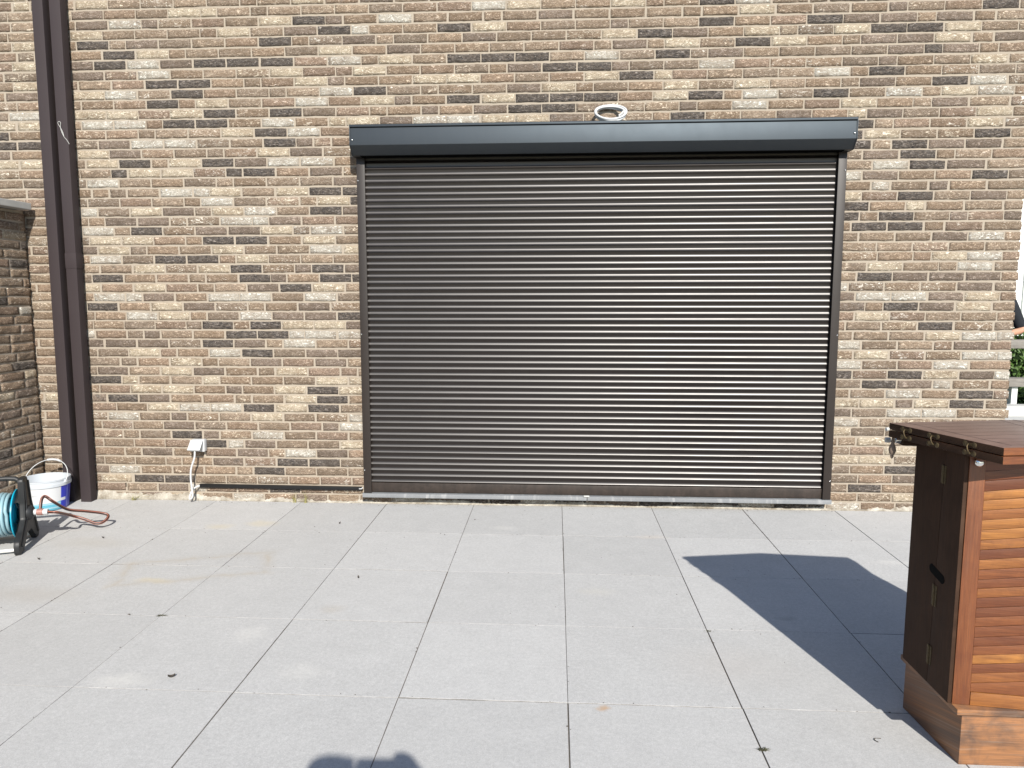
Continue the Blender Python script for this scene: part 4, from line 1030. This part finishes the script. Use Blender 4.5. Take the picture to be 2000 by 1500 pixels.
def person(label, J, group=None, hair_long=False, hands=(), face=Vector((0, 1, 0))):
    t = thing('person', label, 'person', (J['pelvis'].x, J['pelvis'].y, min(J['toeL'].z, J['toeR'].z)-.03), group)
    hc = J['head']; ub = (J['crown']-hc).normalized(); fc = (face-ub*face.dot(ub)).normalized(); rt_ = fc.cross(ub)
    rad = dict(pelvis=(.15, .11), waist=(.125, .10), chest=(.145, .105), neckb=(.085, .075), neck=.056, head=(.080, .092), crown=(.068, .082), chin=.045,
               shL=.062, shR=.062, elL=.042, elR=.042, wrL=.026, wrR=.026, hipL=.088, hipR=.088, knL=.058, knR=.058, anL=.040, anR=.040, toeL=.038, toeR=.038)
    J = dict(J); J['chin'] = hc-ub*.075+fc*.055
    segs = [('pelvis', 'waist', 'chest', 'neckb', 'neck', 'head', 'crown'), ('neck', 'chin'), ('chest', 'shL', 'elL', 'wrL'), ('chest', 'shR', 'elR', 'wrR'),
            ('pelvis', 'hipL', 'knL', 'anL', 'toeL'), ('pelvis', 'hipR', 'knR', 'anR', 'toeR')]
    bm = bmesh.new()
    me = skin_mesh(*chain(segs, J, rad)); bm.from_mesh(me); bpy.data.meshes.remove(me)
    for args in hands:
        for V, E, Rr in hand(*args):
            me = skin_mesh(V, E, Rr, 2); bm.from_mesh(me); bpy.data.meshes.remove(me)
    nose = skin_mesh([hc+ub*.018+fc*.080, hc-ub*.012+fc*.098, hc-ub*.018+fc*.082], [(0, 1), (1, 2)], [.008, .013, .011], 2); bm.from_mesh(nose); bpy.data.meshes.remove(nose)
    for s in (-1, 1):
        ear = skin_mesh([hc+rt_*s*.082+ub*.024-fc*.008, hc+rt_*s*.090-fc*.014, hc+rt_*s*.082-ub*.028-fc*.004], [(0, 1), (1, 2)], [.013, .012, .009], 2); bm.from_mesh(ear); bpy.data.meshes.remove(ear)
    mouth = skin_mesh([hc-ub*.050+fc*.082-rt_*.022, hc-ub*.047+fc*.091, hc-ub*.050+fc*.082+rt_*.022], [(0, 1), (1, 2)], [.005, .008, .005], 2); bm.from_mesh(mouth); bpy.data.meshes.remove(mouth)
    body = bm_obj('body', bm, M_SKIN, t, 180)
    for s in (-1, 1):
        bm = bmesh.new(); bmesh.ops.create_uvsphere(bm, u_segments=12, v_segments=8, radius=.0115, matrix=Matrix.Translation(hc+ub*.014+fc*.079+rt_*s*.031)); bm_obj('eye', bm, M_EYE, body, 180)
    def cloth(nm, segs_, r2, mat):
        V, E, Rr = chain(segs_, J2, r2); me = skin_mesh(V, E, Rr); b2 = bmesh.new(); b2.from_mesh(me); bpy.data.meshes.remove(me); bm_obj(nm, b2, mat, t, 180)
    J2 = dict(J); J2['hemL'] = J['elL'].lerp(J['wrL'], .02); J2['hemR'] = J['elR'].lerp(J['wrR'], .02); J2['hem'] = J['pelvis'].lerp(J['waist'], .1)
    J2['cuL'] = J['anL'].lerp(J['knL'], .08); J2['cuR'] = J['anR'].lerp(J['knR'], .08); J2['col'] = J['neckb'].lerp(J['neck'], .25)
    r2 = {k: (tuple(x+.012 for x in v) if isinstance(v, tuple) else v+.013) for k, v in rad.items()}
    r2.update(hemL=.058, hemR=.058, hem=(.172, .13), cuL=.062, cuR=.062, col=(.08, .07))
    cloth('shirt', [('hem', 'waist', 'chest', 'neckb', 'col'), ('chest', 'shL', 'hemL'), ('chest', 'shR', 'hemR')], r2, M_SHIRT)
    cloth('trousers', [('waist', 'pelvis'), ('pelvis', 'hipL', 'knL', 'cuL'), ('pelvis', 'hipR', 'knR', 'cuR')], r2, M_JEANS)
    cloth('shoe', [('anL', 'toeL')], dict(anL=.052, toeL=.046), M_SHOE); cloth('shoe', [('anR', 'toeR')], dict(anR=.052, toeR=.046), M_SHOE)
    J2.update(h0=hc+ub*.05-fc*.028, h1=hc+ub*.095+fc*.012, h2=hc+ub*.0-fc*.055, h3=hc-ub*.06-fc*.05)
    cloth('hair', [('h1', 'h0', 'h2', 'h3')], dict(h0=(.088, .085), h1=(.072, .060), h2=(.078, .055), h3=(.062, .035)), M_HAIR)
    return t
P = lambda *a: Vector(a)
# the person who takes the photograph: stands behind the camera and throws the shadow at the bottom edge
LE_ = CAM_POS-FWD*.013
def ph(u, v, n=0.0): return LE_+RIGHT*u-DOWN*v-FWD*n        # phone plane: u right, v up, n towards the holder
wl, wr = ph(-.072, -.108, .05), ph(.146, -.094, .05)
Jp = dict(pelvis=P(-.06, -5.30, .90), waist=P(-.06, -5.30, 1.04), chest=P(-.065, -5.275, 1.22), neckb=P(-.07, -5.235, 1.36), neck=P(-.078, -5.19, 1.43), head=P(-.086, -5.125, 1.535), crown=P(-.088, -5.13, 1.597),
          shL=P(-.235, -5.27, 1.315), shR=P(.105, -5.27, 1.315), elL=P(-.27, -5.07, 1.12), elR=P(.215, -5.07, 1.12), wrL=wl, wrR=wr,
          hipL=P(-.155, -5.30, .84), hipR=P(.035, -5.30, .84), knL=P(-.165, -5.27, .46), knR=P(.055, -5.27, .46), anL=P(-.17, -5.33, .075), anR=P(.06, -5.33, .075), toeL=P(-.18, -5.19, .042), toeR=P(.075, -5.19, .042))
person('person standing behind the camera in dark shirt holding up a phone, seen only by shadow', Jp, hands=((wl, P(.30, .42, .86), P(.9, .1, -.35), .95, 1), (wr, P(-.22, .40, .89), P(-.9, .1, -.35), .85, -1)))
pho = thing('phone', 'dark phone held level in front of the face of the person behind the camera', 'phone', ph(.05, -.075))
bm = bmesh.new(); q = [ph(-.045, -.076), ph(.115, -.076), ph(.115, .002), ph(-.045, .002)]
prism(bm, [(i, 0) for i in range(4)], lambda i, _: q[i], lambda i, _: q[i]-FWD*.0085, bev=.003)
bm_obj('phone_body', bm, M_BLACK, pho, 40)

# ------------------------------------------------------------------ behind the wall on the right
M_GREYWOOD = wood_mat('silver_grey_timber', [(.20, .185, .165), (.27, .25, .225)], .8, 0, .2, (.36, .34, .31), (.14, .125, .11))
M_POST = plain('white_post_paint', (.62, .63, .60), .55, .4, var=.08)
fence = thing('fence', 'weathered grey post-and-rail fence beyond the right end of the wall', 'fence', (4.9, 3.0, 0))
for zt_, th_ in ((.962, .085), (.566, .085)):
    bm = bmesh.new(); box(bm, (3.2, 2.95, zt_-th_), (9.2, 3.11, zt_), .006)
    grain(bm_obj('rail', bm, M_GREYWOOD, fence, 40), (1, 0, 0), (0, 1, 1), .6)
for x in (3.3, 4.705, 6.2, 7.7, 9.1):
    bm = bmesh.new(); box(bm, (x-.030, 2.99, -.03), (x+.030, 3.07, .4805), .006); box(bm, (x-.036, 2.985, -.03), (x-.022, 3.075, .30), .003)
    box(bm, (x-.026, 3.0, .5665), (x+.026, 3.06, .8765), .004) if x > 5 or x < 4 else None
    bm_obj('post', bm, M_POST, fence, 40)
Jb = dict(pelvis=P(4.50, 3.36, .90), waist=P(4.50, 3.35, 1.06), chest=P(4.50, 3.29, 1.34), neckb=P(4.50, 3.26, 1.53), neck=P(4.50, 3.24, 1.60), head=P(4.50, 3.20, 1.70), crown=P(4.50, 3.20, 1.77),
          shR=P(4.31, 3.28, 1.49), shL=P(4.69, 3.28, 1.49), elR=P(4.26, 3.10, 1.08), elL=P(4.80, 3.10, 1.055), wrR=P(4.44, 2.99, 1.010), wrL=P(4.53, 3.0, 1.010),
          hipR=P(4.41, 3.36, .84), hipL=P(4.60, 3.36, .84), knR=P(4.40, 3.37, .47), knL=P(4.67, 3.36, .47), anR=P(4.40, 3.46, .05), anL=P(4.69, 3.46, .05), toeR=P(4.38, 3.32, .015), toeL=P(4.71, 3.32, .015))
person('person in dark top resting a bare forearm on the fence, mostly behind the wall', Jb, hands=((Jb['wrR'], P(1, -.05, -.05), P(0, .0, -1), .5, 1), (Jb['wrL'], P(-1, -.05, -.05), P(0, 0, -1), .5, -1)), face=P(-.1, -1, 0))
# clipped hedge
hd_ = thing('hedge', 'clipped green hedge seen between the rails of the grey fence', 'hedge', (6.2, 4.4, 0))
rr = random.Random(9); verts = []; faces = []
for i in range(15000):
    x = rr.uniform(3.6, 9.5)
    f_ = rr.random()
    if f_ < .62: y = 4.05+abs(rr.gauss(0, .06)); z = rr.uniform(.0, 1.02)
    else: y = rr.uniform(4.05, 4.8); z = 1.0+rr.gauss(0, .035)
    bump_ = .05*math.sin(x*5.3)+.04*math.sin(x*11+z*7); y += bump_; z += .02*math.sin(x*9)
    s = rr.uniform(.014, .030); b = len(verts)
    n = Vector((rr.gauss(0, .6), -1+rr.gauss(0, .5), .5+rr.gauss(0, .6))).normalized(); u = n.orthogonal().normalized(); u = (Matrix.Rotation(rr.uniform(0, 6.28), 3, n) @ u); v = n.cross(u)
    c = Vector((x, y, max(z, .0)))
    verts += [c-u*s, c+v*s*.5+n*.004, c+u*s, c-v*s*.5+n*.004]; faces.append((b, b+1, b+2, b+3))
def leafy(name, a, b):
    t = NT(name); c = t.coord(); n1 = t.noise(c, 4, 4, .6); n2 = t.noise(c, 55, 3, .6)
    col = t.mix(t.math('MULTIPLY_ADD', n1, .4, t.math('MULTIPLY', n2, .6)), a, b); t.set(Base_Color=col, Roughness=.5)
    t.b.inputs['Specular IOR Level'].default_value = .35; return t.m
mesh_obj('foliage', verts, faces, leafy('hedge_leaf', (.02, .05, .012), (.11, .19, .035)), hd_)
bm = bmesh.new()
for i in range(26): 
    x = 3.7+i*.225+rr.uniform(-.05, .05); tube(bm, bez([(x, 4.42, -.04), (x+rr.uniform(-.04, .04), 4.45, .4), (x+rr.uniform(-.08, .08), 4.4, .85)], 4), [.016]*4+[.013]*4+[.006], 6)
bm_obj('stem', bm, plain('hedge_stem', (.09, .065, .045), .9, .1), hd_)
bm = bmesh.new(); box(bm, (3.75, 4.22, -.02), (9.4, 4.65, .92)); bm_obj('inner_shade', bm, plain('hedge_shade', (.012, .022, .008), .95, .05, vscale=30, var=.5), hd_)  # dark block painting the shade deep between the leaves
# pale stepped paving in front of the fence
bm = bmesh.new()
for k, (y0, y1, z) in enumerate(((2.30, 2.55, .10), (2.55, 2.80, .20), (2.80, 2.98, .30))):
    box(bm, (4.30, y0, -.02), (8.4, y1, z), .008)
o = bm_obj('steps', bm, plain('pale_step_stone', (.48, .48, .46), .85, .2, var=.08), None, 40); tag(o, 'pale stone steps at the foot of the grey fence', None, kind='structure')
# white rendered house far behind
wh = thing('white_house', 'white rendered house beyond the fence at the right edge', 'house', (11.0, 13.0, 0))
M_RENDER = plain('white_render', (.80, .80, .78), .9, .2, var=.03, vscale=3)
bm = bmesh.new(); prism(bm, [(6.6, -.03), (17.5, -.03), (17.5, 5.6), (12.0, 8.8), (6.6, 5.6)], lambda x, z: (x, 11.0, z), lambda x, z: (x, 18.0, z)); bm_obj('wall', bm, M_RENDER, wh)
bm = bmesh.new(); prism(bm, [(6.2, 5.50), (12.0, 8.95), (17.9, 5.50), (17.9, 5.72), (12.0, 9.2), (6.2, 5.72)], lambda x, z: (x, 10.6, z), lambda x, z: (x, 18.4, z)); bm_obj('roof', bm, plain('dark_roof_tiles', (.06, .05, .05), .8, .2, vscale=6), wh)
M_GLASS = plain('dark_window_glass', (.03, .04, .05), .08, .6, var=.05)
for x, z in ((10.2, 1.0), (13.6, 1.0), (9.4, 3.7), (12.0, 3.7), (14.6, 3.7)):
    bm = bmesh.new(); box(bm, (x-.62, 10.965, z-.06), (x+.62, 11.02, z+1.36), .01); fr = bm_obj('window', bm, M_POST, wh, 40)
    bm = bmesh.new(); box(bm, (x-.54, 10.955, z+.02), (x-.02, 10.9655, z+1.28)); box(bm, (x+.02, 10.955, z+.02), (x+.54, 10.9655, z+1.28)); bm_obj('pane', bm, M_GLASS, fr)
    bm = bmesh.new(); box(bm, (x-.70, 10.90, z-.11), (x+.70, 11.02, z-.063), .005); bm_obj('sill', bm, M_POST, fr, 40)
